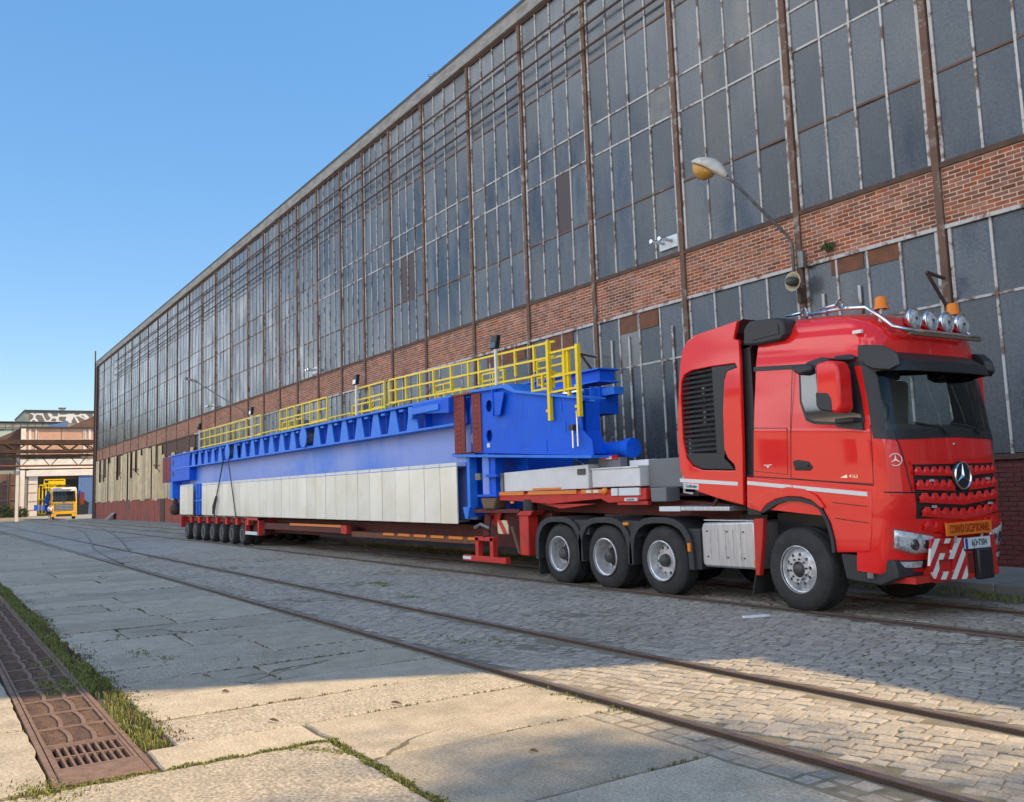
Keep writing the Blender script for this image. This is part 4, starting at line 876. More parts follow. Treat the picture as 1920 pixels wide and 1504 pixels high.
# ------------------------------------------------------------------ blue crane girder on the trailer
gd = root('crane_girder', (-29, 10.8, 1.0), 'long blue crane bridge girder with cream panels and yellow railings on the trailer', 'girder')
G = lambda n, mat, m, parent=None, **k: m.build(n, mat, parent or gd, **k)
X0, X1 = -43.4, -16.86
G('web', 'blue_web', MB().box(X0 + 2.4, X1 + .3, 9.72, 9.76, 1.05, 3.05))
G('girder_core', 'blue', MB().box(X0, X1 + .4, 9.77, 12.2, 1.15, 3.6))
G('lower_flange_lip', 'blue_light', MB().box(X0 + .6, X1 - .02, 9.40, 9.74, 3.03, 3.085), bevel=.008)
G('top_flange', 'blue_light', MB().box(X0 + .2, X1 - .02, 9.36, 12.4, 3.63, 3.68), bevel=.008)
G('upper_web', 'blue', MB().box(X0 + .3, X1 - .02, 9.74, 9.765, 3.085, 3.63))
# gussets between the lip and the top flange, with the clips under the rail
gx = [-18.9]
while gx[-1] > -41.5: gx.append(gx[-1] - 1.02)
for i, x in enumerate(gx):
    if any(abs(x - w) < .62 for w in (-25.9, -33.9)): continue
    G('gusset', 'blue_light', MB().prism([(x - .31, 3.087), (x + .31, 3.087), (x + .13, 3.628), (x - .13, 3.628)], 'y', 9.44, 9.47))
    if i: G('rail_clip', 'blue_light', MB().box(x + .40, x + .62, 9.40, 9.52, 3.54, 3.60), bevel=.01)
    G('stiffener', 'blue', MB().box(x + .50, x + .52, 9.50, 9.69, 3.09, 3.62))
# lugs (short round trunnions) on the side
for x in (-25.9, -33.9):
    lg = G('trunnion', 'grey_metal', MB().lathe([(.0, 9.7), (.22, 9.7), (.22, 9.36), (.20, 9.34), (.02, 9.34)], 'y', (x + .05, 0, 3.36), 24), smooth=False)
    G('trunnion_flange', 'blue_light', MB().lathe([(.02, 9.33), (.29, 9.33), (.29, 9.36), (.02, 9.36)], 'y', (x + .05, 0, 3.36), 28), lg)
# crane-rail end box near the right end of the flange
G('end_box', 'blue', MB().prism([(-18.6, 3.42), (-16.9, 3.30), (-16.9, 3.62), (-18.6, 3.62)], 'y', 9.30, 9.5), bevel=.01)
G('end_box_lip', 'blue_light', MB().box(-18.55, -17.3, 9.26, 9.31, 3.40, 3.54), bevel=.01)
G('corner_plate', 'blue_light', MB().box(-18.86, -18.66, 9.32, 9.46, 3.33, 3.60))
# cream panels hung on the lower side
xs = [-16.80]
while xs[-1] > -37.5: xs.append(xs[-1] - .747)
for i in range(len(xs) - 1):
    a, b = xs[i + 1], xs[i]; p = G('cladding_panel', 'panel_cream', MB().box(a + .010, b - .010, 9.40 + rnd(-.004, .004), 9.425, .975 + .003 * i, 2.165 + .002 * i))
    G('panel_cap', 'white_paint', MB().box(a + .02, b - .02, 9.405, 9.43, 2.18 + .002 * i, 2.25 + .002 * i), p)
for a, b in ((-41.45, -40.72), (-40.71, -39.97), (-39.96, -39.2)): 
    p = G('cladding_panel', 'panel_cream', MB().box(a + .006, b - .006, 9.40, 9.425, 1.06, 2.24)); G('panel_cap', 'white_paint', MB().box(a + .02, b - .02, 9.405, 9.43, 2.25, 2.31), p)
G('panel_frame', 'grey_metal', MB().box(-41.4, -39.2, 9.43, 9.72, 1.02, 1.06).box(-37.6, X1, 9.43, 9.72, 1.0, 1.04).box(-37.6, X1, 9.43, 9.72, 2.14, 2.17))
for x in (-38.85, -38.4, -37.95): G('access_strut', 'blue_light', MB().box(x, x + .09, 9.45, 9.55, 1.05, 2.3))
G('access_step', 'blue_light', MB().box(-39.2, -37.7, 9.46, 9.6, 1.6, 1.66))
# far end: splice block with oxide-red faces
G('end_block', 'blue', MB().box(-44.95, -39.9, 9.42, 12.2, 2.5, 3.66), bevel=.015)
G('splice_face', 'oxide_red', MB().box(-44.97, -44.2, 9.405, 9.43, 2.52, 3.64)); G('splice_face', 'oxide_red', MB().box(-44.1, -43.4, 9.405, 9.43, 2.52, 3.64)); G('splice_face', 'oxide_red', MB().box(-45.0, -44.955, 9.41, 12.2, 2.5, 3.66))
for z in (2.85, 3.35): G('inspection_hole', 'black_plastic', MB().lathe([(.01, 9.405), (.13, 9.405), (.13, 9.43), (.01, 9.43)], 'y', (-42.9, 0, z), 20))
G('hook_block', 'rust_dark', MB().lathe([(.02, 1.0), (.2, 1.05), (.25, 1.3), (.15, 1.5), (.05, 1.8)], 'z', (-43.2, 9.6, 0), 12), smooth=True); G('drop_bracket', 'blue_light', MB().box(-43.6, -43.1, 9.45, 9.8, 1.75, 2.5))
# near end block: bolted splice, tapering nose
nb = [(-16.05, 2.41), (-12.14, 2.17), (-12.16, 2.42), (-12.42, 2.62), (-12.43, 3.14), (-13.13, 3.25), (-14.42, 3.46), (-14.8, 3.60), (-16.05, 3.64)]
NBY = 9.42
holed('end_block', nb, [circ(-15.45, 3.31, .12), circ(-15.47, 2.72, .12)], 'y', NBY, NBY + .03, 'blue', gd)
G('end_block_body', 'blue', MB().prism([(-16.0, 2.42), (-12.3, 2.2), (-12.46, 2.6), (-12.46, 3.1), (-14.4, 3.42), (-16.0, 3.6)], 'y', NBY + .12, 9.85))
G('end_block_top', 'blue_light', MB().prism([(-16.05, 3.64), (-14.8, 3.60), (-14.42, 3.47), (-13.13, 3.26), (-12.4, 3.15), (-12.4, 3.18), (-13.12, 3.30), (-14.38, 3.51), (-14.6, 3.66), (-16.05, 3.685)], 'y', 9.34, 9.95))
G('end_block_sole', 'blue_light', MB().prism([(-16.9, 2.37), (-12.12, 2.12), (-12.12, 2.17), (-16.9, 2.42)], 'y', 9.36, 9.95))
G('wing_plate', 'blue', MB().prism([(-15.15, 3.55), (-14.72, 3.52), (-14.9, 3.08), (-15.08, 3.08)], 'y', 9.32, 9.345)); G('wing_flange', 'blue', MB().box(-15.14, -15.11, 9.3, 9.43, 3.08, 3.6))
fc = holed('splice_face', [(-16.86, 2.42), (-16.42, 2.42), (-16.42, 3.63), (-16.86, 3.63)], [circ(-16.86 + dx, z, .018, 8) for dx in (.13, .26) for z in (2.50, 2.60, 2.70, 2.80, 2.90, 3.0, 3.12, 3.24, 3.36, 3.48, 3.56)], 'y', 9.405, 9.43, 'oxide_red', gd)
fc = holed('splice_face', [(-16.09, 2.42), (-15.74, 2.42), (-15.74, 3.6), (-16.09, 3.62)], [circ(-16.09 + dx, z, .016, 8) for dx in (.09, .22) for z in (2.5, 2.58, 2.68, 2.78, 2.9, 3.0, 3.1, 3.2, 3.32, 3.42, 3.52)], 'y', 9.395, 9.418, 'oxide_red', gd)
G('hole_backing', 'plate_white', MB().box(-16.85, -16.43, 9.432, 9.44, 2.45, 3.0))
G('splice_recess', 'blue', MB().box(-16.42, -16.09, 9.55, 9.6, 2.42, 3.63))
for z, mt in ((2.72, 'blue_web'), (3.31, 'blue_light')): G('recess_hole', mt, MB().lathe([(.01, 9.535), (.13, 9.535), (.13, 9.55), (.01, 9.55)], 'y', (-16.27, 0, z), 20))
G('splice_top_plate', 'oxide_red', MB().box(-16.9, -16.05, 9.38, 9.6, 3.63, 3.66)); G('splice_bottom_plate', 'oxide_red', MB().box(-16.9, -16.08, 9.36, 9.6, 2.422, 2.44))
for x in (-14.25, -13.35): G('weld_seam', 'blue_light', MB().box(x, x + .006, NBY - .003, NBY, 2.36, 3.2 if x > -14 else 3.4))
G('warning_sticker', 'plate_white', MB().box(-15.55, -15.45, 9.408, 9.42, 2.49, 2.57))
for x, z0, z1 in ((-12.62, 2.32, 2.68), (-12.48, 2.34, 2.95)): G('hydraulic_rod', 'chrome', MB().tube([(x, 9.36, z0), (x, 9.36, z1)], .016, 8))
G('rod_cap', 'hub_dark', MB().box(-12.68, -12.56, 9.32, 9.42, 2.62, 2.72))
for (x, z) in ((-12.9, 2.6), (-13.5, 2.3), (-13.0, 2.95)): G('small_stiffener', 'blue_light', MB().box(x, x + .012, 9.405, 9.42, z, z + .2))
# upright beam, post, base under the near end
G('end_upright', 'blue', MB().box(-16.78, -16.42, 9.62, 10.4, 1.12, 2.36)); G('upright_flange', 'blue_light', MB().box(-16.44, -16.33, 9.44, 9.62, 1.30, 2.38)); G('upright_foot', 'blue_light', MB().prism([(-16.62, 1.32), (-16.34, 1.32), (-16.42, 1.08), (-16.52, 1.08)], 'y', 9.42, 9.5))
G('knee_plate', 'blue_web', MB().prism([(-16.9, 2.25), (-16.44, 2.25), (-16.40, 2.40), (-16.9, 2.40)], 'y', 9.44, 9.5)); G('dark_bulkhead', 'blue', MB().box(-16.3, -15.0, 10.0, 10.05, 1.25, 2.38))
G('support_post', 'blue_web', MB().box(-15.87, -15.62, 9.47, 9.7, 1.56, 2.38), bevel=.01); G('support_post_side', 'blue', MB().box(-15.62, -15.42, 9.5, 9.7, 1.56, 2.38), bevel=.01)
G('post_flange', 'blue', MB().box(-16.0, -15.28, 9.42, 9.75, 1.52, 1.565)); G('clamp', 'blue', MB().box(-15.62, -15.22, 9.40, 9.47, 1.90, 1.96)); G('clamp', 'grey_metal', MB().box(-16.08, -15.88, 9.42, 9.5, 1.86, 1.99)); 
# second beams standing on the far side
G('rear_beam', 'blue', MB().box(-24, -15.38, 12.2, 12.6, 3.91, 4.15)); G('rear_beam_flange', 'blue_light', MB().box(-24, -15.30, 12.1, 12.7, 4.15, 4.18)); G('rear_beam_flange', 'blue_light', MB().box(-24, -15.30, 12.1, 12.7, 3.88, 3.91)); G('rear_beam_lower', 'blue', MB().box(-24, -15.4, 12.2, 12.7, 3.2, 3.78))
G('rear_beam_tongue', 'blue_light', MB().box(-15.4, -14.98, 12.25, 12.5, 3.58, 3.74)); 
for x in (-15.6, -15.9, -16.3): G('rear_rib', 'blue_light', MB().box(x, x + .03, 12.08, 12.2, 3.2, 3.8))
G('rear_cradle', 'blue_light', MB().prism([(-16.14, 3.22), (-15.6, 3.18), (-15.42, 3.3), (-15.40, 3.5), (-16.14, 3.5)], 'y', 12.05, 12.12)); G('roller', 'chrome', MB().tube([(-17.0, 12.0, 3.72), (-15.7, 12.0, 3.72)], .05, 10))
for x in (-15.85, -15.98): G('bolt', 'chrome', MB().lathe([(.01, 11.98), (.035, 11.98), (.035, 12.1), (.01, 12.1)], 'y', (x, 0, 3.86), 10))
G('buffer_tube', 'blue', MB().lathe([(.02, -13.1), (.14, -13.1), (.135, -11.9), (.165, -11.88), (.165, -11.72), (.02, -11.70)], 'x', (0, 9.95, 2.27), 24), auto=40)
G('tube_flange', 'blue_light', MB().lathe([(.02, -13.16), (.2, -13.16), (.2, -13.1), (.02, -13.1)], 'x', (0, 9.95, 2.27), 24)); G('lifting_eye', 'grey_metal', MB().tube([(-12.25, 9.9, 2.38), (-12.22, 9.9, 2.47), (-12.13, 9.9, 2.47), (-12.1, 9.9, 2.38)], .02, 6))
# yellow railings
def railing(xa, xb, zb, zt, y, step, posts=None, mid=(.55,), w=.039, drop=0.0, slope=0.0):
    Z = lambda x, z: z + slope * (x - xa)
    m = MB()
    for q in [0.06] + list(mid) + [1.0]: z = lerp(zb, zt, q); m.bar((xa, y, Z(xa, z)), (xb, y, Z(xb, z)), w)
    r_ = G('railing', 'yellow', m)
    n = max(2, int(round((xb - xa) / step)) + 1)
    for x in (posts or [lerp(xa, xb, k / (n - 1)) for k in range(n)]): G('railing_post', 'yellow', MB().bar((x, y - .002, zb - drop), (x, y - .002, Z(x, zt)), w + .006), r_)
    return r_
railing(-38.74, -30.52, 3.74, 4.45, 9.55, .82); railing(-28.52, -24.45, 3.74, 4.42, 9.55, .68); railing(-22.4, -20.6, 3.74, 4.42, 9.55, .9)
railing(-20.2, -13.24, 3.80, 4.40, 9.50, .8, posts=[-20.2, -19.86, -19.3, -18.55, -17.9, -17.1, -16.35, -15.92, -15.2, -14.55, -13.9], slope=-.018)
railing(-13.24, -12.37, 3.30, 4.05, 9.38, .8, posts=[-12.8], mid=(.42,)); railing(-13.9, -13.24, 3.42, 3.72, 9.44, .4, mid=());
for x, zt in ((-13.25, 4.28), (-12.38, 4.09)): G('railing_leg', 'yellow', MB().bar((x, 9.36, 2.84), (x, 9.36, zt), .07)); G('railing_foot', 'yellow', MB().box(x - .14, x - .02, 9.36, 9.42, 3.0, 3.05))
G('railing_leg', 'yellow', MB().bar((-12.74, 9.42, 3.2), (-12.74, 9.42, 4.05), .06))
railing(-30.5, -28.5, 3.70, 4.18, 10.3, .65); railing(-24.4, -22.4, 3.70, 4.18, 10.3, .65); railing(-38.6, -21.0, 3.72, 4.36, 11.95, 1.25)
for a in (-19.9, -17.6, -15.4): railing(a, a + .9, 3.72, 4.25, 10.6, .45, mid=(.35, .7))
# floodlights on short masts
for x, z in ((-15.2, 4.42), (-22.16, 4.5), (-31.3, 4.5), (-38.4, 4.5)):
    fl = G('floodlight', 'black_plastic', MB().box(-.11, .11, -.05, .05, -.13, .13).xf(lambda v: (x + v[0] + .25 * v[2], 9.46 + v[1], z + .14 + v[2])), bevel=.015); G('floodlight_glass', 'mirror_glass', MB().box(-.09, .09, -.056, -.052, -.11, .0).xf(lambda v: (x + v[0] + .25 * v[2], 9.46 + v[1], z + .14 + v[2])), fl); G('floodlight_mast', 'white_paint', MB().box(x - .03, x + .03, 9.44, 9.48, 3.7, z), fl)
for x in (-25.0, -30.2): G('control_cabinet', 'box_grey', MB().box(x, x + .7, 10.5, 10.9, 3.7, 4.2))
# lashing ropes over the side with a ratchet
rp_ = root('lashing_rope', (-36, 9.3, 1), 'dark lashing rope with ratchet hanging over the cream panels', 'rope')
MB().tube([(-34.3, 9.34, 3.2), (-35.0, 9.36, 2.3), (-35.3, 9.36, 1.9), (-35.6, 9.34, 1.2), (-35.65, 9.36, 1.0)], .022, 6).build('rope', 'black_plastic', rp_); MB().tube([(-33.8, 9.34, 3.2), (-33.4, 9.36, 2.2), (-32.9, 9.38, 1.0)], .018, 6).build('rope', 'black_plastic', rp_); MB().tube([(-35.3, 9.33, 1.75), (-35.5, 9.3, 1.4), (-35.62, 9.31, 1.1)], [.05, .07, .05], 6).build('ratchet', 'hub_dark', rp_)
# ------------------------------------------------------------------ heavy trailer
tl = root('heavy_trailer', (-26, 10.8, 0), 'red low multi-axle heavy haulage trailer with gooseneck carrying the girder', 'trailer')
T = lambda n, mat, m, parent=None, **k: m.build(n, mat, parent or tl, **k)
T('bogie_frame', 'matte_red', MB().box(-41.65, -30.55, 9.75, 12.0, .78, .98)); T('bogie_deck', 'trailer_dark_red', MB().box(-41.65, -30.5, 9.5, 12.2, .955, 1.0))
TW = MB().lathe([(.2, -.15), (.30, -.165), (.345, -.15), (.365, -.09), (.37, 0), (.365, .09), (.345, .15), (.30, .165), (.2, .15)], 'y', (0, 0, 0), 28).mesh('tyre', True)
TR = MB().lathe([(.02, -.03), (.07, -.05), (.08, .05), (.15, .06), (.17, -.12), (.205, -.155), (.21, -.15), (.21, .15), (.02, .15)], 'y', (0, 0, 0), 20).mesh('rim', True)
TH = MB().lathe([(.01, -.11), (.055, -.10), (.075, -.05), (.075, .02), (.01, .03)], 'y', (0, 0, 0), 14).mesh('hub', True)
for me, mt in ((TW, 'tyre'), (TR, 'rim_silver'), (TH, 'rim_silver')): me.materials.append(MATS[mt])
for i in range(7):
    x = -40.42 + i * 1.333
    for y in (9.62, 9.98, 11.7, 12.05):
        h_ = link('wheel', TH, None, tl, loc=(x, y, .385)); link('tyre', TW, None, h_, loc=(x, y, .385)); link('rim', TR, None, h_, loc=(x, y, .385))
    T('axle', 'trailer_dark_red', MB().tube([(x, 9.7, .385), (x, 11.95, .385)], .06, 8)); T('swing_arm', 'matte_red', MB().prism([(x + .3, .95), (x + .55, .95), (x + .5, .7), (x + .05, .36), (x - .03, .42), (x + .3, .72)], 'y', 9.80, 9.9))
    T('side_plate', 'matte_red', MB().box(x + .48, x + .72, 9.47, 9.6, .72, .96)); T('side_reflector', 'orange', MB().box(x + .15, x + .45, 9.48, 9.5, .965, 1.0))
bx = T('bogie_end_box', 'matte_red', MB().box(-32.05, -31.95, 9.46, 9.6, .40, .98).box(-30.62, -30.5, 9.46, 9.6, .40, .98).box(-32.05, -30.5, 9.46, 9.6, .90, .985)); T('number_board', 'plate_white', MB().box(-32.0, -30.7, 9.455, 9.475, .41, .52), bx); T('tail_board', 'trailer_dark_red', MB().box(-31.95, -30.62, 9.7, 11.9, .4, .95)); T('bogie_tail', 'matte_red', MB().box(-41.75, -41.6, 9.5, 12.1, .5, .98))
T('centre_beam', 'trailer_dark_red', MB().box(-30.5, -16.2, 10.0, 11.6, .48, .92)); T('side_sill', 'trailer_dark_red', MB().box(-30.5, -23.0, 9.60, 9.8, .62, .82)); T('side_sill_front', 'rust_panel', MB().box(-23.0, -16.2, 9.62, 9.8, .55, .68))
T('orange_strip', 'orange', MB().box(-27.75, -23.15, 9.57, 9.60, .775, .84)); T('strip_end', 'matte_red', MB().box(-23.5, -23.1, 9.52, 9.62, .62, .84))
for k in range(6): x = -20.95 + k * .84; T('yellow_dash', 'orange', MB().box(x, x + .62, 9.595, 9.62, .63, .69))
# gooseneck foot
T('gooseneck_foot', 'trailer_dark_red', MB().prism([(-16.4, .5), (-13.9, .5), (-13.9, 1.2), (-15.2, 1.24), (-16.2, 1.22)], 'y', 9.75, 11.8), bevel=.02); T('foot_plate', 'trailer_dark_red', MB().box(-16.3, -14.6, 9.5, 11.9, 1.20, 1.27))
T('foot_gusset', 'matte_red', MB().prism([(-16.1, 1.2), (-15.5, 1.2), (-15.7, .9)], 'y', 9.66, 9.7)); T('pad', 'wood', MB().prism([(-15.95, 1.5), (-15.35, 1.5), (-15.45, 1.27), (-15.85, 1.27)], 'y', 9.45, 9.75), bevel=.03)
hb = T('hazard_board', 'hazard_side', MB().box(-15.3, -14.92, 9.44, 9.46, .80, 1.06))
T('hydraulic_leg', 'matte_red', MB().box(-14.5, -14.2, 9.42, 9.66, .42, 1.16), bevel=.02); T('leg_cap', 'matte_red', MB().prism([(-14.55, 1.16), (-14.1, 1.16), (-14.0, 1.24), (-14.4, 1.24)], 'y', 9.4, 9.68)); T('leg_ram', 'black_plastic', MB().tube([(-14.3, 9.55, 1.22), (-14.3, 9.55, 1.45)], .13, 12), bevel=.02)
# outrigger ladder frame
orr = T('outrigger', 'matte_red', MB().box(-16.45, -14.82, 9.30, 9.42, .25, .36), bevel=.008)
for x in (-15.98, -15.42): T('outrigger_post', 'matte_red', MB().box(x, x + .12, 9.32, 9.42, .36, .72), orr)
T('outrigger_head', 'matte_red', MB().box(-16.0, -15.28, 9.32, 9.42, .66, .74), orr); T('outrigger_arm', 'trailer_dark_red', MB().bar((-15.6, 9.36, .72), (-15.9, 9.6, 1.15), .12), orr); T('rating_plate', 'plate_white', MB().box(-16.44, -16.12, 9.292, 9.30, .28, .34), orr)
T('lever', 'wood', MB().bar((-14.75, 9.42, .95), (-14.5, 9.42, .45), .04)); T('cable_bundle', 'grey_metal', MB().tube([(-16.1, 9.4, .9), (-15.8, 9.36, .98), (-15.5, 9.38, .9)], .035, 6))
# gooseneck deck
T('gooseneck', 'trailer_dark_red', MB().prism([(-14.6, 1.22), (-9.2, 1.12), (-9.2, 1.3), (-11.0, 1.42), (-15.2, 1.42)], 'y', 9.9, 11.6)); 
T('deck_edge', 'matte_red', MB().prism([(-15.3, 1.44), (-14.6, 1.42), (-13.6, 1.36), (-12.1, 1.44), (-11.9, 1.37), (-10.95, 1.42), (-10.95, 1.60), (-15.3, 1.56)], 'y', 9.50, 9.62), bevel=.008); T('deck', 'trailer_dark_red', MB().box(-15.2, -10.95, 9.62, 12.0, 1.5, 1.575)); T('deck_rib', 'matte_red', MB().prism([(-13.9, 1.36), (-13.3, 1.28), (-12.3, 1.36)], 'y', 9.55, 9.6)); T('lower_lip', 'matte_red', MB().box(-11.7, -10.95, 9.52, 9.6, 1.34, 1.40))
for a, b in ((-15.26, -14.4), (-14.25, -12.75), (-12.6, -11.95)): T('orange_strip', 'orange', MB().box(a, b, 9.475, 9.5, 1.535, 1.60))
T('marker_lamp', 'amber', MB().lathe([(.01, 9.44), (.05, 9.45), (.055, 9.49), (.01, 9.5)], 'y', (-11.95, 0, 1.57), 14)); T('marker_lamp', 'orange', MB().box(-14.86, -14.76, 9.47, 9.5, 1.38, 1.42))
for a, b in ((-11.78, -11.62), (-11.58, -11.08)): T('lamp_panel', 'plate_white', MB().box(a, b, 9.47, 9.5, 1.49, 1.61))
T('maker_plate', 'plate_white', MB().box(-11.45, -11.15, 9.47, 9.5, 1.40, 1.45)); text('maker_lettering', 'Goldhofer', .05, 'ink', tl, (-11.3, 9.467, 1.425), (1, 0, 0), (0, 0, 1), .002, 1.0)
for x in (-12.45, -12.25): T('info_sticker', 'plate_white', MB().box(x, x + .13, 9.468, 9.476, 1.545, 1.59))
T('tool_unit', 'box_grey', MB().box(-10.85, -10.5, 9.5, 9.8, 1.38, 1.6), bevel=.02)
# ballast / tool boxes on the deck
b1 = T('deck_box', 'box_white', MB().prism([(-15.2, 1.60), (-12.5, 1.615), (-12.49, 2.03), (-15.2, 1.975)], 'y', 9.56, 10.4), bevel=.012); T('box_latch', 'hub_dark', MB().box(-12.78, -12.56, 9.54, 9.56, 1.86, 1.96), b1); T('box_strap', 'grey_metal', MB().box(-15.29, -15.2, 9.53, 9.6, 1.45, 1.97), b1); T('box_sticker', 'orange', MB().box(-14.2, -13.3, 9.552, 9.558, 1.62, 1.655), b1)
b2 = T('deck_box', 'box_white', MB().box(-12.44, -11.2, 9.60, 10.4, 1.63, 1.93), bevel=.012); T('box_lid', 'box_white', MB().box(-12.44, -11.2, 9.58, 10.4, 1.932, 1.955), b2)
b3 = T('winch_box', 'box_white', MB().box(-11.8, -11.16, 9.9, 11.4, 1.96, 2.06), bevel=.01); T('winch_box_front', 'box_grey', MB().box(-11.15, -9.6, 9.75, 11.5, 1.60, 2.05), bevel=.012)
tlmp = T('tail_lamp_unit', 'box_grey', MB().box(-12.4, -11.85, 9.75, 9.9, 1.96, 2.12)); T('tail_lamp', 'reflector_red', MB().box(-12.36, -11.9, 9.735, 9.75, 2.09, 2.16), tlmp); T('tail_lamp_lens', 'lens', MB().box(-12.2, -12.05, 9.73, 9.736, 2.10, 2.15), tlmp)
# ------------------------------------------------------------------ red heavy tractor
tk = root('red_tractor_lorry', (-10, 10.46, 0), 'red four-axle heavy haulage tractor lorry parked in front of the hall', 'truck')
K = lambda n, mat, m, parent=None, **k: m.build(n, mat, parent or tk, **k)
YC, HW = 10.46, 1.16
PA = 0.085; PCX, PCZ = -7.7, 1.2; ca, sa = math.cos(PA), math.sin(PA)
def TP(v):      # the cab sits nose-down on its suspension
    dx, dz = v[0] - PCX, v[2] - PCZ
    return (PCX + dx * ca + dz * sa, v[1], PCZ - dx * sa + dz * ca)
LV = [(1.22, -8.63, -6.40, 1.155, .30), (1.40, -8.63, -6.395, 1.16, .30), (1.75, -8.63, -6.43, 1.16, .30), (2.20, -8.63, -6.475, 1.16, .30), (2.30, -8.63, -6.50, 1.155, .30), (2.60, -8.63, -6.565, 1.145, .29), (3.05, -8.62, -6.68, 1.13, .28), (3.16, -8.62, -6.70, 1.125, .28), (3.35, -8.61, -6.70, 1.10, .30), (3.47, -8.60, -6.72, 1.07, .34), (3.58, -8.58, -6.80, 1.01, .40), (3.66, -8.55, -6.92, .94, .46), (3.715, -8.5, -7.10, .84, .5), (3.74, -8.42, -7.35, .68, .5)]
def lvl(z):
    for a, b in zip(LV, LV[1:]):
        if a[0] <= z <= b[0]:
            t_ = (z - a[0]) / (b[0] - a[0]); return tuple(lerp(p, q, t_) for p, q in zip(a, b))
    return LV[0] if z < LV[0][0] else LV[-1]
US = [-1, -.997, -.985, -.96, -.92, -.86, -.78, -.66, -.5, -.3, -.1]; US = US + [-u for u in reversed(US)]
def fx(y, z, off=0.0):
    L_ = lvl(z); u = min(1, abs(y - YC) / L_[3]); D = L_[4]
    return L_[2] - D + (D + off) * max(0, 1 - u ** 4) ** .5 + (0 if u < 1 else 0)
def section(z, inset=0.0):
    _, xr, xf_, w, D = lvl(z); w -= inset; xf_ -= inset; xr += inset
    side = [(xr + .10 * 0, YC - w + .06), (xr + .06, YC - w)] if True else []
    pts = [(xr, YC + w - .06), (xr, YC - w + .06), (xr + .05, YC - w)]
    xs_ = xf_ - D
    pts += [(lerp(xr + .05, xs_, k / 6), YC - w) for k in range(1, 6)]
    pts += [(xs_ + D * max(0, 1 - abs(u) ** 4) ** .5, YC + u * w) for u in US]
    pts += [(lerp(xs_, xr + .05, k / 6), YC + w) for k in range(1, 6)] + [(xr + .05, YC + w)]
    return [(p[0], p[1], z) for p in pts]
zs = sorted(set([l[0] for l in LV] + [1.3, 1.55, 1.9, 2.05, 2.45, 2.75, 2.9, 2.27, 3.10, 3.25, 3.41, 3.53, 3.62, 3.69, 3.73]))
NF = 3 + 5      # index of the first front point
def cab_shell(inset, skip):
    rows = [section(z, inset) for z in zs]; n = len(rows[0]); m = MB()
    for r in rows: m.v += r
    for i in range(len(rows) - 1):
        for j in range(n):
            j2 = (j + 1) % n
            zc = (zs[i] + zs[i + 1]) / 2
            if skip and 2.27 < zc < 3.10 and NF + 3 <= j < NF + len(US) - 4: continue
            if skip and 2.30 < zc < 3.0 and NF + len(US) - 1 < j < NF + len(US) + 3: continue
            m.f.append((i * n + j, i * n + j2, (i + 1) * n + j2, (i + 1) * n + j))
    m.f.append(tuple(range((len(rows) - 1) * n, len(rows) * n))); m.f.append(tuple(range(n - 1, -1, -1)))
    return m.xf(TP)
cab = K('cab', 'truck_red', cab_shell(0, True), auto=38)
K('cab_lining', 'cab_interior', cab_shell(.05, True), cab)
def patch(u0, u1, z0, z1, off, n=18, nz=5, zf0=None, zf1=None):
    """a skin patch on the front: u is y, z may vary along y"""
    rows = []
    for k in range(nz):
        r = []
        for i in range(n):
            y = lerp(u0, u1, i / (n - 1)); za = zf0(y) if zf0 else z0; zb = zf1(y) if zf1 else z1; z = lerp(za, zb, k / (nz - 1))
            r.append(TP((fx(y, z) + off, y, z)))
        rows.append(r)
    return MB().grid(rows)
def solid(o, th): s = o.modifiers.new('t', 'SOLIDIFY'); s.thickness = th; s.offset = 0; return o
# windscreen
wy = HW * .955
ws = MB(); rows = []
for z in (2.27, 2.45, 2.6, 2.75, 2.9, 3.0, 3.10):
    sct = section(z); rows.append([TP((p[0] + .004, p[1], p[2])) for p in sct[NF + 3: NF + len(US) - 3]])
K('windscreen', 'glass', ws.grid(rows), cab, smooth=True)
K('windscreen_base', 'black_plastic', patch(YC - 1.09, YC + 1.09, 2.14, 2.29, .012, 30, 3, zf0=lambda y: 2.205 - .03 * abs(y - YC)), cab)
for s in (-1, 1):
    pts = [(YC + s * 1.10, YC + s * 1.146)]
    rows = [[TP((fx(YC + s * u * lvl(z)[3], z) + .008, YC + s * (u * lvl(z)[3] + .006), z)) for u in (.93, .965, .985, .9995)] for z in (2.18, 2.35, 2.6, 2.85, 3.08)]
    K('corner_pillar', 'dark_plastic', MB().grid(rows), cab, smooth=True)
K('dashboard', 'cab_interior', MB().prism([(-7.1, 2.0), (-6.75, 2.0), (-6.72, 2.28), (-6.9, 2.36), (-7.1, 2.3)], 'y', YC - 1.0, YC + 1.0).xf(TP), cab, bevel=.02)
K('seat', 'box_grey', MB().box(-7.9, -7.65, YC - .9, YC - .4, 2.0, 2.95).xf(TP), cab, bevel=.06); K('seat', 'box_grey', MB().box(-7.9, -7.65, YC + .4, YC + .9, 2.0, 2.95).xf(TP), cab, bevel=.06)
K('steering_wheel', 'black_plastic', MB().tube([TP((-7.15 + .08 * math.sin(a_), YC - .55 + .22 * math.cos(a_), 2.42 + .2 * math.sin(a_))) for a_ in [k * math.pi / 8 for k in range(17)]], .018, 6), cab)
for s in (-1, 1): K('head_rest', 'box_grey', MB().box(-7.88, -7.72, YC + s * .65 - .15, YC + s * .65 + .15, 2.96, 3.08).xf(TP), cab, bevel=.03)
K('rear_curtain', 'box_white', MB().grid([[TP((-8.3 + .03 * (i % 2), YC - 1.0 + .1 * i, z)) for i in range(21)] for z in (2.0, 3.2)]), cab)
K('interior_curtain', 'shirt', MB().grid([[TP((-7.05 + .02 * (i % 2), YC - 1.08 + .04 * i, z)) for i in range(4)] for z in (2.36, 3.05)]), cab)
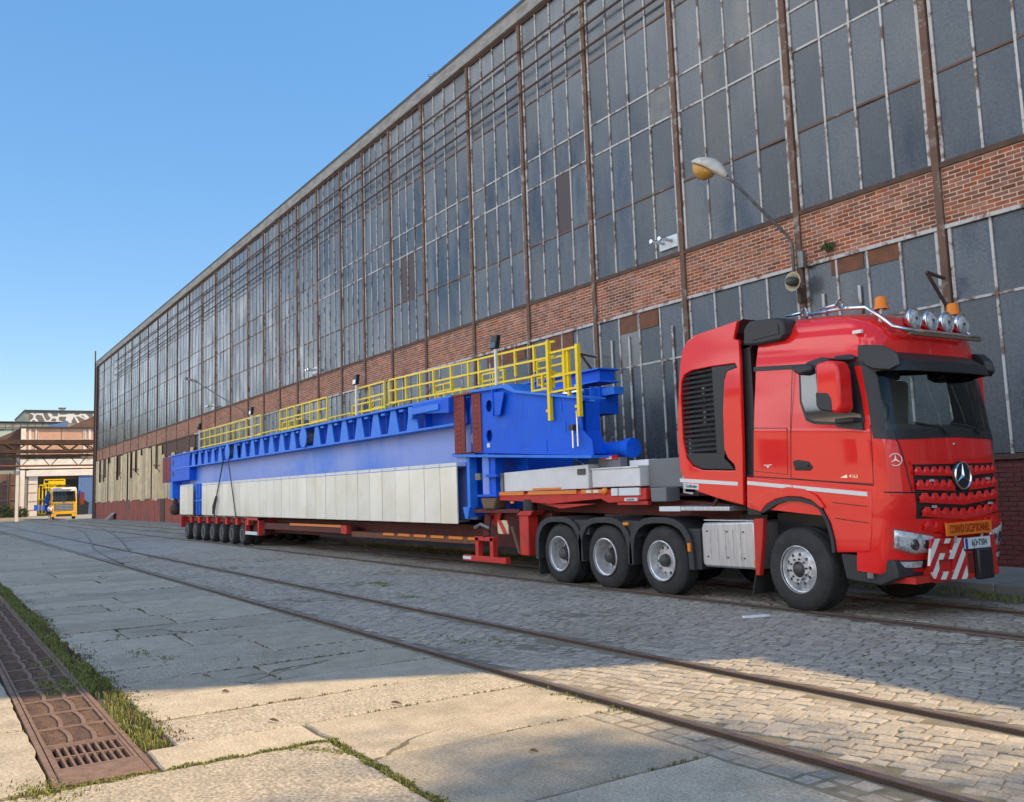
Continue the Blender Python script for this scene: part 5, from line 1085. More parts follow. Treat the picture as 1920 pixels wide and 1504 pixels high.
K('far_side_window', 'glass', MB().grid([[TP((x, YC + lvl(z)[3] - .004, z)) for x in (-6.98, -7.3, -7.6, -7.95)] for z in (2.3, 2.6, 3.05)]), cab)
# wipers
for ya_, yb_ in ((9.75, 10.45), (10.45, 11.15)):
    K('wiper', 'black_plastic', MB().tube([TP((fx(y, z) + .03, y, z)) for y, z in ((ya_ + .55, 2.24), (ya_ + .45, 2.32), (ya_ - .02, 2.37))], .013, 6), cab)
# sun visor and roof-edge trim
rows = []
for i in range(25):
    y = lerp(YC - 1.10, YC + 1.10, i / 24); u = abs(y - YC) / 1.10; b_ = max(0, 1 - u ** 5) ** .5
    xb = fx(y, 3.12); rows.append([TP(p) for p in [(xb - .03, y, 3.22), (xb + .02 + .20 * b_, y, 3.11 - .02 * u), (xb + .05 + .21 * b_, y, 2.985 - .02 * (1 - b_)), (xb + .03 + .17 * b_, y, 2.98), (xb - .02, y, 3.10)]])
m = MB().grid([[r[k] for r in rows] for k in range(5)]); K('sun_visor', 'black_plastic', m, cab, auto=40)
for s in (-1, 1):
    K('roof_edge_trim', 'dark_plastic', MB().add([TP(p) for p in [(-7.0, YC + s * 1.135, 3.09), (-6.80, YC + s * 1.135, 3.0), (-6.60, YC + s * 1.08, 2.98), (-6.50, YC + s * .98, 3.04), (-6.54, YC + s * .98, 3.18), (-6.68, YC + s * 1.06, 3.27), (-7.0, YC + s * 1.115, 3.30)]] + [TP(p) for p in [(-7.0, YC + s * 1.0, 3.09), (-6.80, YC + s * 1.0, 3.0), (-6.66, YC + s * .98, 2.98), (-6.60, YC + s * .9, 3.04), (-6.62, YC + s * .9, 3.18), (-6.72, YC + s * .98, 3.27), (-7.0, YC + s * 1.0, 3.30)]], [(0, 1, 2, 3, 4, 5, 6), (13, 12, 11, 10, 9, 8, 7)] + [(i, i + 7, (i + 1) % 7 + 7, (i + 1) % 7) for i in range(7)]), cab, bevel=.02)
# dark groove band under the roof, along the side
SY = YC - HW
def sidepoly(name, mat, pts, y0, y1, parent=None, bevel=0.0): return K(name, mat, MB().prism(pts, 'y', y0, y1), parent or cab, bevel=bevel)
for s in (-1, 1):
    yy = YC + s * 1.134
    K('roof_groove', 'black_plastic', MB().add([TP((x, yy + s * (.0 if z < 3.07 else -.004), z)) for x, z in ((-8.61, 3.04), (-6.9, 3.04), (-6.9, 3.10), (-8.61, 3.10))] + [TP((x, yy - s * .05, z)) for x, z in ((-8.61, 3.04), (-6.9, 3.04), (-6.9, 3.10), (-8.61, 3.10))], [(0, 1, 2, 3), (7, 6, 5, 4), (0, 4, 5, 1), (1, 5, 6, 2), (2, 6, 7, 3), (3, 7, 4, 0)]), cab)
# door, window, locker (left side)
def seam(pts, name='door_seam', closed=True, w=.009, y=None):
    y = SY - .002 if y is None else y; p2 = pts + ([pts[0]] if closed else [])
    return K(name, 'black_plastic', MB().tube([(p[0], y, p[1]) for p in p2], w * .5, 5, caps=False), cab)
seam([(-7.77, 3.10), (-7.86, 2.4), (-7.92, 1.67), (-7.4, 1.62), (-6.72, 1.57), (-6.70, 2.1), (-6.70, 2.26)], closed=False)
seam([(-8.58, 2.36), (-7.93, 2.31), (-7.97, 1.72), (-8.60, 1.79)], 'locker_seam')
seam([(-8.66, 1.72), (-7.9, 1.66), (-6.72, 1.555)], 'sill_seam', closed=False, w=.014)
wout = [(-7.69, 3.08), (-7.70, 2.62), (-7.62, 2.38), (-7.50, 2.33), (-7.16, 2.29), (-6.82, 2.22), (-6.77, 2.30), (-6.80, 2.62), (-6.88, 3.0), (-6.93, 3.04)]
SL = lambda x, z: SY + max(0, (z + (x - PCX) * PA - 2.25)) * .028
def leaned(name, mat, pts, off, th, parent=None):
    m = MB().prism(pts, 'y', 0, th); m.v = [(v[0], SL(v[0], v[2]) - off + v[1], v[2]) for v in m.v]; return K(name, mat, m, parent or cab)
wf = leaned('side_window_frame', 'black_plastic', wout, .006, .03)
leaned('side_window', 'mirror_glass', [(-7.66, 3.05), (-7.665, 2.63), (-7.59, 2.41), (-7.48, 2.365), (-7.16, 2.325), (-6.86, 2.265), (-6.81, 2.32), (-6.84, 2.62), (-6.91, 2.98), (-6.95, 3.01)], .010, .02, wf)
K('window_trim', 'dark_plastic', MB().prism([(-7.16, 2.27), (-6.78, 2.20), (-6.79, 2.29), (-7.14, 2.33)], 'y', SY - .03, SY), cab)
hd = K('door_handle', 'black_plastic', MB().prism([(-7.87, 1.885), (-7.80, 1.90), (-7.62, 1.87), (-7.56, 1.80), (-7.60, 1.755), (-7.84, 1.765)], 'y', SY - .012, SY + .01), cab, bevel=.012)
K('handle_grip', 'dark_plastic', MB().box(-7.82, -7.62, SY - .03, SY - .012, 1.80, 1.83), hd)
K('locker_badge', 'white_paint', MB().box(-8.35, -8.22, SY - .004, SY + .002, 1.845, 1.857).prism(circ(-8.285, 1.835, .02, 12), 'y', SY - .004, SY + .002), cab)
text('door_badge', '4163', .055, 'chrome', cab, (-6.98, SY - .005, 1.665), (1, 0, -.085), (0, 0, 1), .006, 1.15)
K('badge_flash', 'chrome', MB().prism([(-7.17, 1.655), (-7.07, 1.69), (-7.07, 1.65)], 'y', SY - .006, SY + .002), cab)
# white reflective stripe
for a, b in ((-8.64, -7.90), (-7.885, -6.80)): K('stripe', 'white_paint', MB().prism([(a, 1.605 - (a + 8.65) * .096), (b, 1.605 - (b + 8.65) * .096), (b, 1.655 - (b + 8.65) * .096), (a, 1.655 - (a + 8.65) * .096)], 'y', SY - .022, SY - .012), cab)
# lower side with wheel arch
arch = [(-8.43, 1.235), (-8.33, 1.33), (-8.2, 1.395), (-8.03, 1.43), (-7.8, 1.43), (-7.6, 1.385), (-7.45, 1.28), (-7.36, 1.12), (-7.31, .92), (-7.30, .76)]
K('arch_panel', 'truck_red', MB().prism([(-8.66, 1.71), (-8.69, 1.30)] + arch + [(-6.83, .78), (-6.78, 1.0), (-6.75, 1.50)], 'y', SY - .012, SY + .45), cab, bevel=.014)
inn = [(p[0] + (.045 if p[0] < -7.9 else -.045 if p[0] > -7.6 else 0) * 1.0, p[1] - (.05 if p[1] > 1.3 else 0)) for p in arch]
K('arch_flare', 'dark_plastic', MB().ring(arch, inn, 'y', SY - .035, SY + .4), cab)
lipo = [(-8.62, 1.36), (-8.45, 1.45), (-8.2, 1.53), (-7.95, 1.56), (-7.7, 1.53), (-7.52, 1.45), (-7.40, 1.3)]; lipi = [(p[0] + .02 * (1 if p[0] < -7.9 else -1), p[1] - .05) for p in lipo]
K('arch_lip', 'truck_red', MB().ring(lipo, [(-8.42, 1.245), (-8.31, 1.345), (-8.15, 1.41), (-7.95, 1.44), (-7.75, 1.43), (-7.6, 1.39), (-7.46, 1.29)], 'y', SY - .045, SY - .012), cab, bevel=.012)
seam([(-7.28, 1.17), (-6.82, 1.12)], 'step_seam', False, y=SY - .014); seam([(-7.30, 1.36), (-6.82, 1.31)], 'step_seam', False, y=SY - .014)
K('step_box', 'dark_plastic', MB().prism([(-7.28, .76), (-6.55, .70), (-6.5, .50), (-6.75, .40), (-7.22, .44)], 'y', SY + .03, SY + .5), cab, bevel=.02)
K('step_light', 'plate_white', MB().box(-6.98, -6.90, SY + .01, SY + .03, .55, .62), cab); K('step_bracket', 'grey_metal', MB().box(-6.9, -6.82, SY, SY + .03, .48, .76), cab)
# front lower module: bumper with headlights
BL = [(.62, -6.43), (.80, -6.40), (1.0, -6.385), (1.22, -6.385)]
def bx_(z): 
    for a, b in zip(BL, BL[1:]):
        if a[0] <= z <= b[0]: return lerp(a[1], b[1], (z - a[0]) / (b[0] - a[0]))
    return BL[0][1] if z < .62 else BL[-1][1]
def bfx(y, z): u = min(1, abs(y - YC) / 1.165); return bx_(z) - .30 + .30 * max(0, 1 - u ** 4) ** .5
rows = []
for z in (.62, .66, .8, .95, 1.1, 1.26): rows.append([TP((-6.98, YC - 1.165, z))] + [TP((bfx(YC + u * 1.165, z) - (.03 if z < .65 else 0), YC + u * 1.165, z)) for u in US] + [TP((-6.98, YC + 1.165, z))])
m = MB().grid(rows); m.f.append(tuple(range(len(rows[0])))); bm_ = K('bumper', 'truck_red', m, cab, auto=40)
def bpatch(y0, y1, zf0, zf1, off, n=14, nz=4):
    rows = []
    for k in range(nz):
        rows.append([TP((bfx(y, lerp(zf0(y), zf1(y), k / (nz - 1))) + off, y, lerp(zf0(y), zf1(y), k / (nz - 1)))) for y in [lerp(y0, y1, i / (n - 1)) for i in range(n)]])
    return MB().grid(rows)
for s in (-1, 1):
    t_ = lambda y: min(1, max(0, (abs(y - YC) - .58) / .52))      # 0 inner ... 1 outer
    za = lambda y: .87 + .07 * max(0, (t_(y) - .55) * 2.2) ** 1.5 + .0; zb = lambda y: 1.05 + .09 * t_(y)
    f_ = lambda y: za(y) - .03; g_ = lambda y: zb(y) + .035
    hl = solid(K('headlight_surround', 'matte_red', bpatch(YC + s * .54, YC + s * 1.125, f_, g_, .006), bm_), .012)
    solid(K('headlight', 'lens', bpatch(YC + s * .58, YC + s * 1.10, za, zb, .017), hl, smooth=True), .01)
    for q, r_ in ((.70, .055), (.86, .07)): y = YC + s * q; z = .975; c = TP((bfx(y, z) + .022, y, z)); K('projector_lens', 'mirror_glass', MB().lathe([(.005, c[0] + .012), (r_ * .7, c[0] + .01), (r_, c[0]), (r_, c[0] - .03)], 'x', (0, c[1], c[2]), 18), hl, smooth=True)
    fl_ = solid(K('fog_lamp_surround', 'black_plastic', bpatch(YC + s * .66, YC + s * 1.12, lambda y: .69, lambda y: .79, .006), bm_), .012); solid(K('fog_lamp', 'lens', bpatch(YC + s * .74, YC + s * 1.04, lambda y: .705, lambda y: .775, .014), fl_), .008)
    solid(K('bumper_vent', 'black_plastic', bpatch(YC + s * .50, YC + s * .62, lambda y: .70, lambda y: .80, .006), bm_), .01)
K('bumper_seam', 'black_plastic', MB().tube([TP((fx(y, 1.565) + .003, y, 1.565)) for y in [lerp(YC - 1.14, YC - .80, i / 12) for i in range(13)]], .008, 5), cab)
for s in (-1, 1): K('hood_seam', 'black_plastic', MB().tube([TP((fx(YC + s * y, z) + .003, YC + s * y, z)) for y, z in ((1.03, 2.24), (.97, 2.12), (.92, 1.9), (.88, 1.65), (.86, 1.57))], .008, 5), cab)
# grille: dark backing, red toothed slats, emblem
vz = lambda y, k: -.055 * k * (1 - min(1, abs(y - YC) / .85))       # lower rows sag in a V
gr_ = solid(K('grille', 'black_plastic', patch(YC - .82, YC + .82, 1.14, 1.93, .004, 30, 8, zf0=lambda y: 1.16 + .12 * abs(y - YC)), cab), .006)
slots = [1.865, 1.725, 1.575, 1.425, 1.275]; hw_ = [.84, .82, .82, .78, .74]
def slat(name, zt, zb_, w0, w1, k, teeth, emblem_gap=0.0):
    m = MB(); n = 120
    for sgn in ((-1, 1) if emblem_gap else (0,)):
        ya_, yb_ = (YC + sgn * emblem_gap, YC + sgn * w0) if emblem_gap else (YC - w0, YC + w0)
        top, bot = [], []
        for i in range(n + 1):
            y = lerp(ya_, yb_, i / n); ph = ((i / n) * teeth) % 1.0; tooth = .042 if .28 < ph < .72 else (.042 * min(1, max(0, (ph - .12) / .16)) if ph <= .28 else .042 * min(1, max(0, (.88 - ph) / .16)))
            t1, b1 = zt + vz(y, k) + tooth, zb_ + vz(y, k + .5); top.append(TP((fx(y, t1) + .028, y, t1))); bot.append(TP((fx(y, b1) + .034, y, b1)))
        m.grid([bot, [tuple((Vector(a) + Vector(b)) / 2 + Vector((.012, 0, 0))) for a, b in zip(bot, top)], top])
    return solid(K(name, 'truck_red', m, gr_), .012)
slat('grille_slat', 1.815, 1.765, .84, .84, 0, 5, .17); slat('grille_slat', 1.665, 1.60, .83, .83, .2, 5, .15); slat('grille_slat', 1.52, 1.455, .80, .8, .5, 9); slat('grille_slat', 1.365, 1.30, .77, .77, .9, 9); slat('grille_slat', 1.21, 1.14, .74, .74, 1.3, 9)
K('hood_edge', 'truck_red', patch(YC - .86, YC + .86, 1.885, 1.93, .02, 24, 3), gr_)
for s in (-1, 1):
    for z in (1.70, 1.40): y = YC + s * .58; c = TP((fx(y, z) + .05, y, z)); K('grille_lamp', 'lens', MB().box(c[0] - .02, c[0], c[1] - .035, c[1] + .035, c[2] - .015, c[2] + .015), gr_)
def star(name, c, nrm, up, r_, ringmat, backmat, parent, th=.02):
    c = Vector(c); n = Vector(nrm).normalized(); u = Vector(up); u = (u - n * u.dot(n)).normalized(); s = u.cross(n)
    P2 = lambda a, rad, d: c + (u * math.cos(a) + s * math.sin(a)) * rad + n * d
    e = None
    if backmat:
        m = MB(); m.add([P2(2 * math.pi * k / 32, r_ * 1.04, -th) for k in range(32)] + [P2(2 * math.pi * k / 32, r_ * .98, 0) for k in range(32)], [tuple(range(32, 64))] + [(k, (k + 1) % 32, (k + 1) % 32 + 32, k + 32) for k in range(32)]); e = K(name + '_disc', backmat, m, parent)
    m = MB(); rows = []
    for k in range(41):
        a = 2 * math.pi * k / 40; rows.append([P2(a, r_ * .90, .002), P2(a, r_ * .93, th * .6), P2(a, r_ * .99, th * .6), P2(a, r_ * 1.02, .002)])
    m.grid(rows); e2 = K(name + '_ring', ringmat, m, e or parent, smooth=True)
    for k in range(3):
        a = 2 * math.pi * k / 3; b = MB(); o_ = P2(0, 0, th * .75)
        b.add([P2(a, r_ * .92, .004), P2(a + math.pi / 3, r_ * .17, .003), o_, P2(a - math.pi / 3, r_ * .17, .003)], [(0, 1, 2), (0, 2, 3)]); K(name + '_point', ringmat, b, e or parent)
z = 1.745; star('emblem', TP((fx(YC, z) + .065, YC, z)), (1, 0, -.02), (0, 0, 1), .165, 'chrome', 'black_plastic', cab, .03)
y = YC - 1.03; z = 1.94; star('corner_emblem', TP((fx(y, z) + .012, y - .006, z)), (.60, -.80, -.05), (0, 0, 1), .072, 'white_paint', None, cab, .006)
c = TP((fx(YC, 2.12) + .01, YC, 2.12)); K('hood_badge', 'chrome', MB().lathe([(.004, c[0] + .004), (.022, c[0] + .002), (.024, c[0] - .01)], 'x', (0, c[1], c[2]), 14), cab)
# convoy sign, plate, striped shield
FX = -6.30
sg = K('convoy_sign', 'sign_orange', MB().box(FX - .02, FX, 10.0, 10.94, .935, 1.085), cab, bevel=.006)
text('convoy_lettering', 'CONVOI EXCEPTIONNEL', .13, 'sign_red', sg, (FX + .003, 10.47, 1.008), (0, 1, 0), (0, 0, 1), .003, .55, bold=.003)
for y in (10.3, 10.62): K('sign_seam', 'sign_red', MB().box(FX, FX + .002, y - .002, y + .002, .94, 1.08), sg)
for y in (10.2, 10.75): K('sign_bracket', 'rim_silver', MB().box(FX - .03, FX - .02, y - .02, y + .02, .85, .94), sg)
FB = -6.33
sh = holed('striped_shield', [(9.74, .92), (10.37, .90), (10.40, .42), (9.76, .46), (9.66, .62)], [[(9.88, .86), (10.12, .85), (10.11, .74), (9.87, .75)], [(9.84, .68), (10.14, .67), (10.13, .53), (9.84, .54)]], 'x', FB - .03, FB, 'hazard', cab)
K('shield_return', 'hazard_right', MB().add([(FB, 10.92, .92), (FB - .14, 11.14, .93), (FB - .16, 11.16, .48), (FB - .02, 10.94, .42)] + [(FB - .04, 10.92, .92), (FB - .18, 11.14, .93), (FB - .2, 11.16, .48), (FB - .06, 10.94, .42)], [(0, 1, 2, 3), (7, 6, 5, 4), (0, 4, 5, 1), (1, 5, 6, 2), (2, 6, 7, 3), (3, 7, 4, 0)]), cab)
for z in (.58, .77): K('shield_opening', 'black_plastic', MB().box(FB - .085, FB - .06, 10.98, 11.06, z, z + .1), cab)
K('shield_mount', 'matte_red', MB().box(FB - .3, FB - .04, 9.8, 11.1, .42, .90), cab); K('tow_bracket', 'matte_red', MB().box(FB - .05, FB - .01, 10.40, 10.56, .42, .74), cab, bevel=.01); K('coupling_slots', 'trailer_dark_red', MB().box(FB - .01, FB + .0, 10.44, 10.52, .48, .72), cab)
K('coupling_guard', 'black_plastic', MB().box(FB - .02, FB + .06, 10.56, 10.86, .40, .76), cab, bevel=.02); K('lower_beam', 'matte_red', MB().box(-6.75, FB - .05, 9.45, 11.15, .43, .50), cab)
np_ = K('number_plate', 'plate_white', MB().box(FB + .0, FB + .015, 10.37, 10.90, .765, .895), cab); K('plate_band', 'plate_blue', MB().box(FB + .015, FB + .018, 10.372, 10.42, .767, .893), np_); K('plate_frame', 'black_plastic', MB().box(FB - .01, FB + .0, 10.35, 10.92, .745, .905), np_)
text('plate_lettering', '6J3•7304', .105, 'ink', np_, (FB + .018, 10.66, .83), (0, 1, 0), (0, 0, 1), .003, .86)
# red side mirror housing on the near side and brackets
def mirror(s):
    y0 = YC + s * 1.16; a, b = sorted((y0 + s * .10, y0 + s * .36))
    m = MB().prism([(-7.14, 3.02), (-6.98, 3.04), (-6.86, 3.02), (-6.82, 2.9), (-6.82, 2.46), (-6.88, 2.40), (-7.1, 2.46), (-7.15, 2.52)], 'y', a, b)
    mr_ = K('mirror', 'truck_red', m, cab, bevel=.035); K('mirror_base', 'dark_plastic', MB().prism([(-7.16, 2.68), (-6.98, 2.66), (-6.93, 2.58), (-6.93, 2.42), (-7.12, 2.46), (-7.16, 2.52)], 'y', a - .006, b + .006), mr_, bevel=.02)
    K('mirror_arm', 'dark_plastic', MB().prism([(-7.42, 3.0), (-7.3, 3.07), (-7.1, 3.10), (-6.95, 3.06), (-7.1, 3.0), (-7.3, 2.95)], 'y', *sorted((y0 - s * .04, y0 + s * .30))), mr_, bevel=.02); K('wide_mirror', 'dark_plastic', MB().prism([(-7.52, 2.99), (-7.42, 3.05), (-7.22, 3.03), (-7.2, 2.95), (-7.4, 2.91)], 'y', *sorted((y0 + s * .12, y0 + s * .34))), mr_, bevel=.03); K('mirror_foot', 'dark_plastic', MB().box(-7.12, -6.86, *sorted((y0 - s * .02, y0 + s * .10)), 2.30, 2.36), mr_, bevel=.015)
    K('mirror_face', 'mirror_glass', MB().box(-7.165, -7.15, a + .04, b - .04, 2.52, 2.98), mr_)
mirror(-1); mirror(1)
K('antenna_pod', 'dark_plastic', MB().prism([(-7.13, 3.07), (-6.85, 3.04), (-6.82, 3.08), (-6.9, 3.12), (-7.1, 3.13)], 'y', SY - .03, SY + .06), cab, bevel=.015)
K('roof_badge', 'white_paint', MB().box(-6.86, -6.74, SY + .02, SY + .06, 3.36, 3.40), cab)
# roof bar, lamps, beacons, horns
tb = K('roof_bar', 'chrome', MB().tube([(-7.75, SY + .34, 3.78), (-7.2, SY + .32, 3.76), (-6.85, SY + .30, 3.71), (-6.68, SY + .30, 3.58), (-6.52, SY + .32, 3.42), (-6.42, SY + .42, 3.37), (-6.40, YC - .4, 3.36), (-6.40, YC + .4, 3.36), (-6.42, YC + .78, 3.37), (-6.55, YC + .84, 3.42), (-6.7, YC + .85, 3.58), (-6.9, YC + .85, 3.70)], .026, 10), cab, smooth=True)
K('bar_board', 'wood', MB().box(-6.42, -6.38, YC - .70, YC + .78, 3.31, 3.345), tb); 
for y in (10.02, 10.36, 10.69, 11.02):
    c = (-6.50, y, 3.535); lp = K('roof_spotlight', 'chrome', MB().lathe([(.02, -.11), (.08, -.10), (.13, -.01), (.137, .02), (.122, .032), (.116, .01)], 'x', c, 22), cab, smooth=True); K('spotlight_lens', 'lens', MB().lathe([(.006, .04), (.07, .034), (.118, .018), (.118, .0)], 'x', c, 22), lp, smooth=True); K('spotlight_bracket', 'chrome', MB().tube([(-6.5, y, 3.40), (-6.45, y, 3.36)], .02, 6), lp); K('spotlight_bulb', 'hub_dark', MB().lathe([(.004, .05), (.02, .046), (.022, .03)], 'x', c, 10), lp)
for (x, y, z) in ((-6.68, 9.66, 3.66), (-6.68, 11.16, 3.70)):
    bc = K('beacon', 'amber', MB().lathe([(.085, z), (.085, z + .03), (.075, z + .035), (.068, z + .13), (.05, z + .15), (.01, z + .152)], 'z', (x, y, 0), 20), cab, smooth=True); K('beacon_ring', 'orange', MB().lathe([(.088, z - .005), (.088, z + .02), (.06, z + .02), (.06, z - .005)], 'z', (x, y, 0), 20), bc); K('beacon_stem', 'rim_silver', MB().tube([(x, y, z), (x - .02, y, z - .08), (x - .04, y + .02, z - .2)], [.03, .025, .025], 8), bc)
for x in (-7.74, -7.2): K('air_horn', 'chrome', MB().lathe([(.015, x - .28), (.02, x - .10), (.035, x - .02), (.065, x + .04), (.06, x + .03)], 'x', (0, SY + .24, 3.80 if x > -7.5 else 3.80), 16), cab, smooth=True)
# air intake box at the rear roof corner
ib = K('air_intake', 'dark_plastic', MB().prism([(-8.56, 3.48), (-8.54, 3.70), (-8.44, 3.79), (-7.98, 3.76), (-7.86, 3.70), (-7.84, 3.52), (-7.92, 3.45), (-8.35, 3.45)], 'y', SY - .02, SY + .5), cab, bevel=.03); K('intake_grille', 'black_plastic', MB().prism([(-8.40, 3.52), (-8.38, 3.71), (-8.02, 3.70), (-7.94, 3.66), (-7.93, 3.54)], 'y', SY - .03, SY - .022), ib)
# tower fairing behind the cab
fo = [(-9.96, 2.30), (-9.93, 2.7), (-9.88, 3.06), (-9.83, 3.38), (-9.77, 3.58), (-9.66, 3.70), (-9.48, 3.77), (-8.66, 3.84), (-8.75, 3.60), (-8.66, 3.57), (-8.66, 3.3), (-8.70, 2.3), (-8.76, 1.33), (-9.2, 1.42), (-9.62, 1.53), (-9.86, 1.68), (-9.95, 1.85)]
fh = [(-9.85, 2.9), (-9.82, 3.12), (-9.76, 3.22), (-9.6, 3.27), (-9.2, 3.275), (-8.75, 3.26), (-8.72, 3.20), (-8.90, 3.17), (-8.97, 3.05), (-9.03, 2.6), (-9.05, 2.1), (-8.99, 1.97), (-8.88, 1.88), (-8.86, 1.80), (-9.5, 1.83), (-9.68, 1.89), (-9.80, 2.02), (-9.86, 2.3)]
fr_ = holed('tower_fairing', fo, [fh], 'y', SY, SY + .06, 'truck_red', tk, bevel=.012)
holed('tower_fairing', fo, [fh], 'y', YC + HW - .06, YC + HW, 'truck_red', tk)
K('fairing_top', 'truck_red', MB().grid([[(p[0], SY + .03, p[1] - .01), (p[0], SY + .12, p[1] + .03 if p[1] > 3.5 else p[1]), (p[0], YC + HW - .12, p[1] + .03 if p[1] > 3.5 else p[1]), (p[0], YC + HW - .03, p[1] - .01)] for p in fo[4:8]]), fr_)
K('fairing_rear', 'truck_red', MB().grid([[(p[0] + .02, SY + .03, p[1]), (p[0] + .02, SY + .35, p[1])] for p in fo[0:5]]), fr_)
K('fairing_wing', 'black_plastic', MB().box(-8.76, -8.52, SY + .10, SY + .35, 3.44, 3.58), fr_, bevel=.02)
K('vent_frame', 'dark_plastic', MB().prism([(-9.82, 2.08), (-9.05, 2.05), (-9.07, 1.97), (-8.97, 1.9), (-8.9, 1.82), (-9.5, 1.85), (-9.68, 1.92)], 'y', SY + .012, SY + .05), fr_)
K('vent_post', 'dark_plastic', MB().prism([(-9.20, 2.05), (-9.05, 2.05), (-9.03, 2.6), (-8.97, 3.08), (-8.9, 3.17), (-8.74, 3.21), (-8.76, 3.25), (-9.2, 3.265)], 'y', SY + .012, SY + .05), fr_)
for k in range(17):
    z0_ = 2.10 + k * .070; x0_ = -9.855 + max(0, k - 13) * .02 + (.03 if k == 0 else 0); m = MB().add([(x0_, SY + .02, z0_), (-9.2, SY + .02, z0_ + .006), (-9.2, SY + .055, z0_ + .045), (x0_, SY + .055, z0_ + .039), (x0_, SY + .026, z0_ - .008), (-9.2, SY + .026, z0_ - .002), (-9.2, SY + .061, z0_ + .037), (x0_, SY + .061, z0_ + .031)], [(0, 1, 2, 3), (7, 6, 5, 4), (0, 4, 5, 1), (1, 5, 6, 2), (2, 6, 7, 3), (3, 7, 4, 0)]); K('vent_louvre', 'dark_plastic', m, fr_)
for k in range(7): K('cooler_cap', 'rim_silver', MB().lathe([(.005, SY + .12), (.028, SY + .13), (.03, SY + .17)], 'y', (-9.52, 0, 2.5 + k * .085), 10), fr_)
K('cooling_tower', 'black_plastic', MB().box(-9.85, -8.78, SY + .18, YC + HW - .1, 1.5, 3.45), tk); K('gap_bellows', 'black_plastic', MB().box(-8.78, -8.55, SY + .10, YC + 1.0, 1.2, 3.5), tk)
K('stripe', 'white_paint', MB().prism([(-9.95, 1.67), (-8.83, 1.595), (-8.83, 1.645), (-9.96, 1.725)], 'y', SY - .006, SY + .002), fr_)
pl = K('maker_plate', 'plate_white', MB().prism([(-9.87, 1.575), (-9.58, 1.555), (-9.58, 1.635), (-9.87, 1.655)], 'y', SY - .007, SY + .002), fr_); text('maker_lettering', 'Goldhofer', .066, 'ink', pl, (-9.725, SY - .009, 1.605), (1, 0, -.07), (0, 0, 1), .002, .85, bold=.001)
K('fairing_bracket', 'rim_silver', MB().tube([(-9.98, SY + .1, 1.85), (-9.98, SY + .1, 1.52), (-9.8, SY + .1, 1.50)], .02, 6), fr_)
# chassis
K('chassis_frame', 'black_plastic', MB().box(-13.6, -6.9, 9.95, 10.15, .72, 1.02).box(-13.6, -6.9, 10.8, 11.0, .72, 1.02), tk); K('chassis_cross', 'black_plastic', MB().box(-13.5, -8.6, 10.15, 10.8, .85, .95), tk); K('fifth_wheel', 'hub_dark', MB().box(-12.6, -11.6, 9.95, 11.0, 1.05, 1.18), tk, bevel=.02)
K('engine_block', 'black_plastic', MB().box(-8.4, -6.9, 9.75, 11.1, .75, 1.3), tk); K('front_axle', 'hub_dark', MB().box(-8.0, -7.8, 9.5, 11.4, .42, .60), tk)
cw = K('catwalk', 'aluminium', MB().box(-10.41, -9.0, 9.28, 9.9, 1.255, 1.315), tk, bevel=.008); K('catwalk_end', 'plate_white', MB().box(-10.41, -9.96, 9.272, 9.28, 1.25, 1.32), cw)
K('muffler', 'hub_dark', MB().tube([(-9.3, 9.9, 1.12), (-8.8, 9.9, 1.12)], .11, 12), tk); K('hose', 'rust_dark', MB().tube([(-9.6, 9.6, 1.32), (-9.4, 9.5, 1.45), (-9.1, 9.55, 1.36), (-8.9, 9.7, 1.2)], .03, 6), tk)
# fuel tank / side box
tn = K('side_tank', 'aluminium', MB().prism([(-9.62, .52), (-9.62, 1.0), (-9.58, 1.09), (-8.62, 1.115), (-8.61, .48), (-9.58, .47)], 'y', 9.33, 9.95), tk, bevel=.035)
for x in (-9.45, -9.30, -9.16, -9.02, -8.88): K('tank_rib', 'rim_silver', MB().box(x - .008, x + .008, 9.322, 9.33, .58, 1.0), tn)
for x in (-9.5, -9.12, -8.82):
    for z in (.62, .97): K('tank_bolt', 'hub_dark', MB().lathe([(.004, 9.318), (.012, 9.32), (.013, 9.332)], 'y', (x, 0, z), 8), tn)
K('tank_top_edge', 'rim_silver', MB().box(-9.56, -8.64, 9.34, 9.5, 1.117, 1.13), tn)
K('tank_reflector', 'amber', MB().box(-8.64, -8.60, 9.31, 9.33, .53, .60), tn)
ms = K('mud_strip', 'matte_red', MB().prism([(-8.6, 1.15), (-8.43, 1.16), (-8.46, .9), (-8.55, .41), (-8.62, .41)], 'y', 9.30, 9.38), tk, bevel=.012); K('mudflap', 'tyre', MB().add([(-8.66, 9.34, .42), (-8.66, 9.75, .42), (-8.74, 9.75, .15), (-8.74, 9.34, .15), (-8.64, 9.34, .42), (-8.64, 9.75, .42), (-8.72, 9.75, .15), (-8.72, 9.34, .15)], [(0, 1, 2, 3), (7, 6, 5, 4), (0, 4, 5, 1), (1, 5, 6, 2), (2, 6, 7, 3), (3, 7, 4, 0)]), ms)
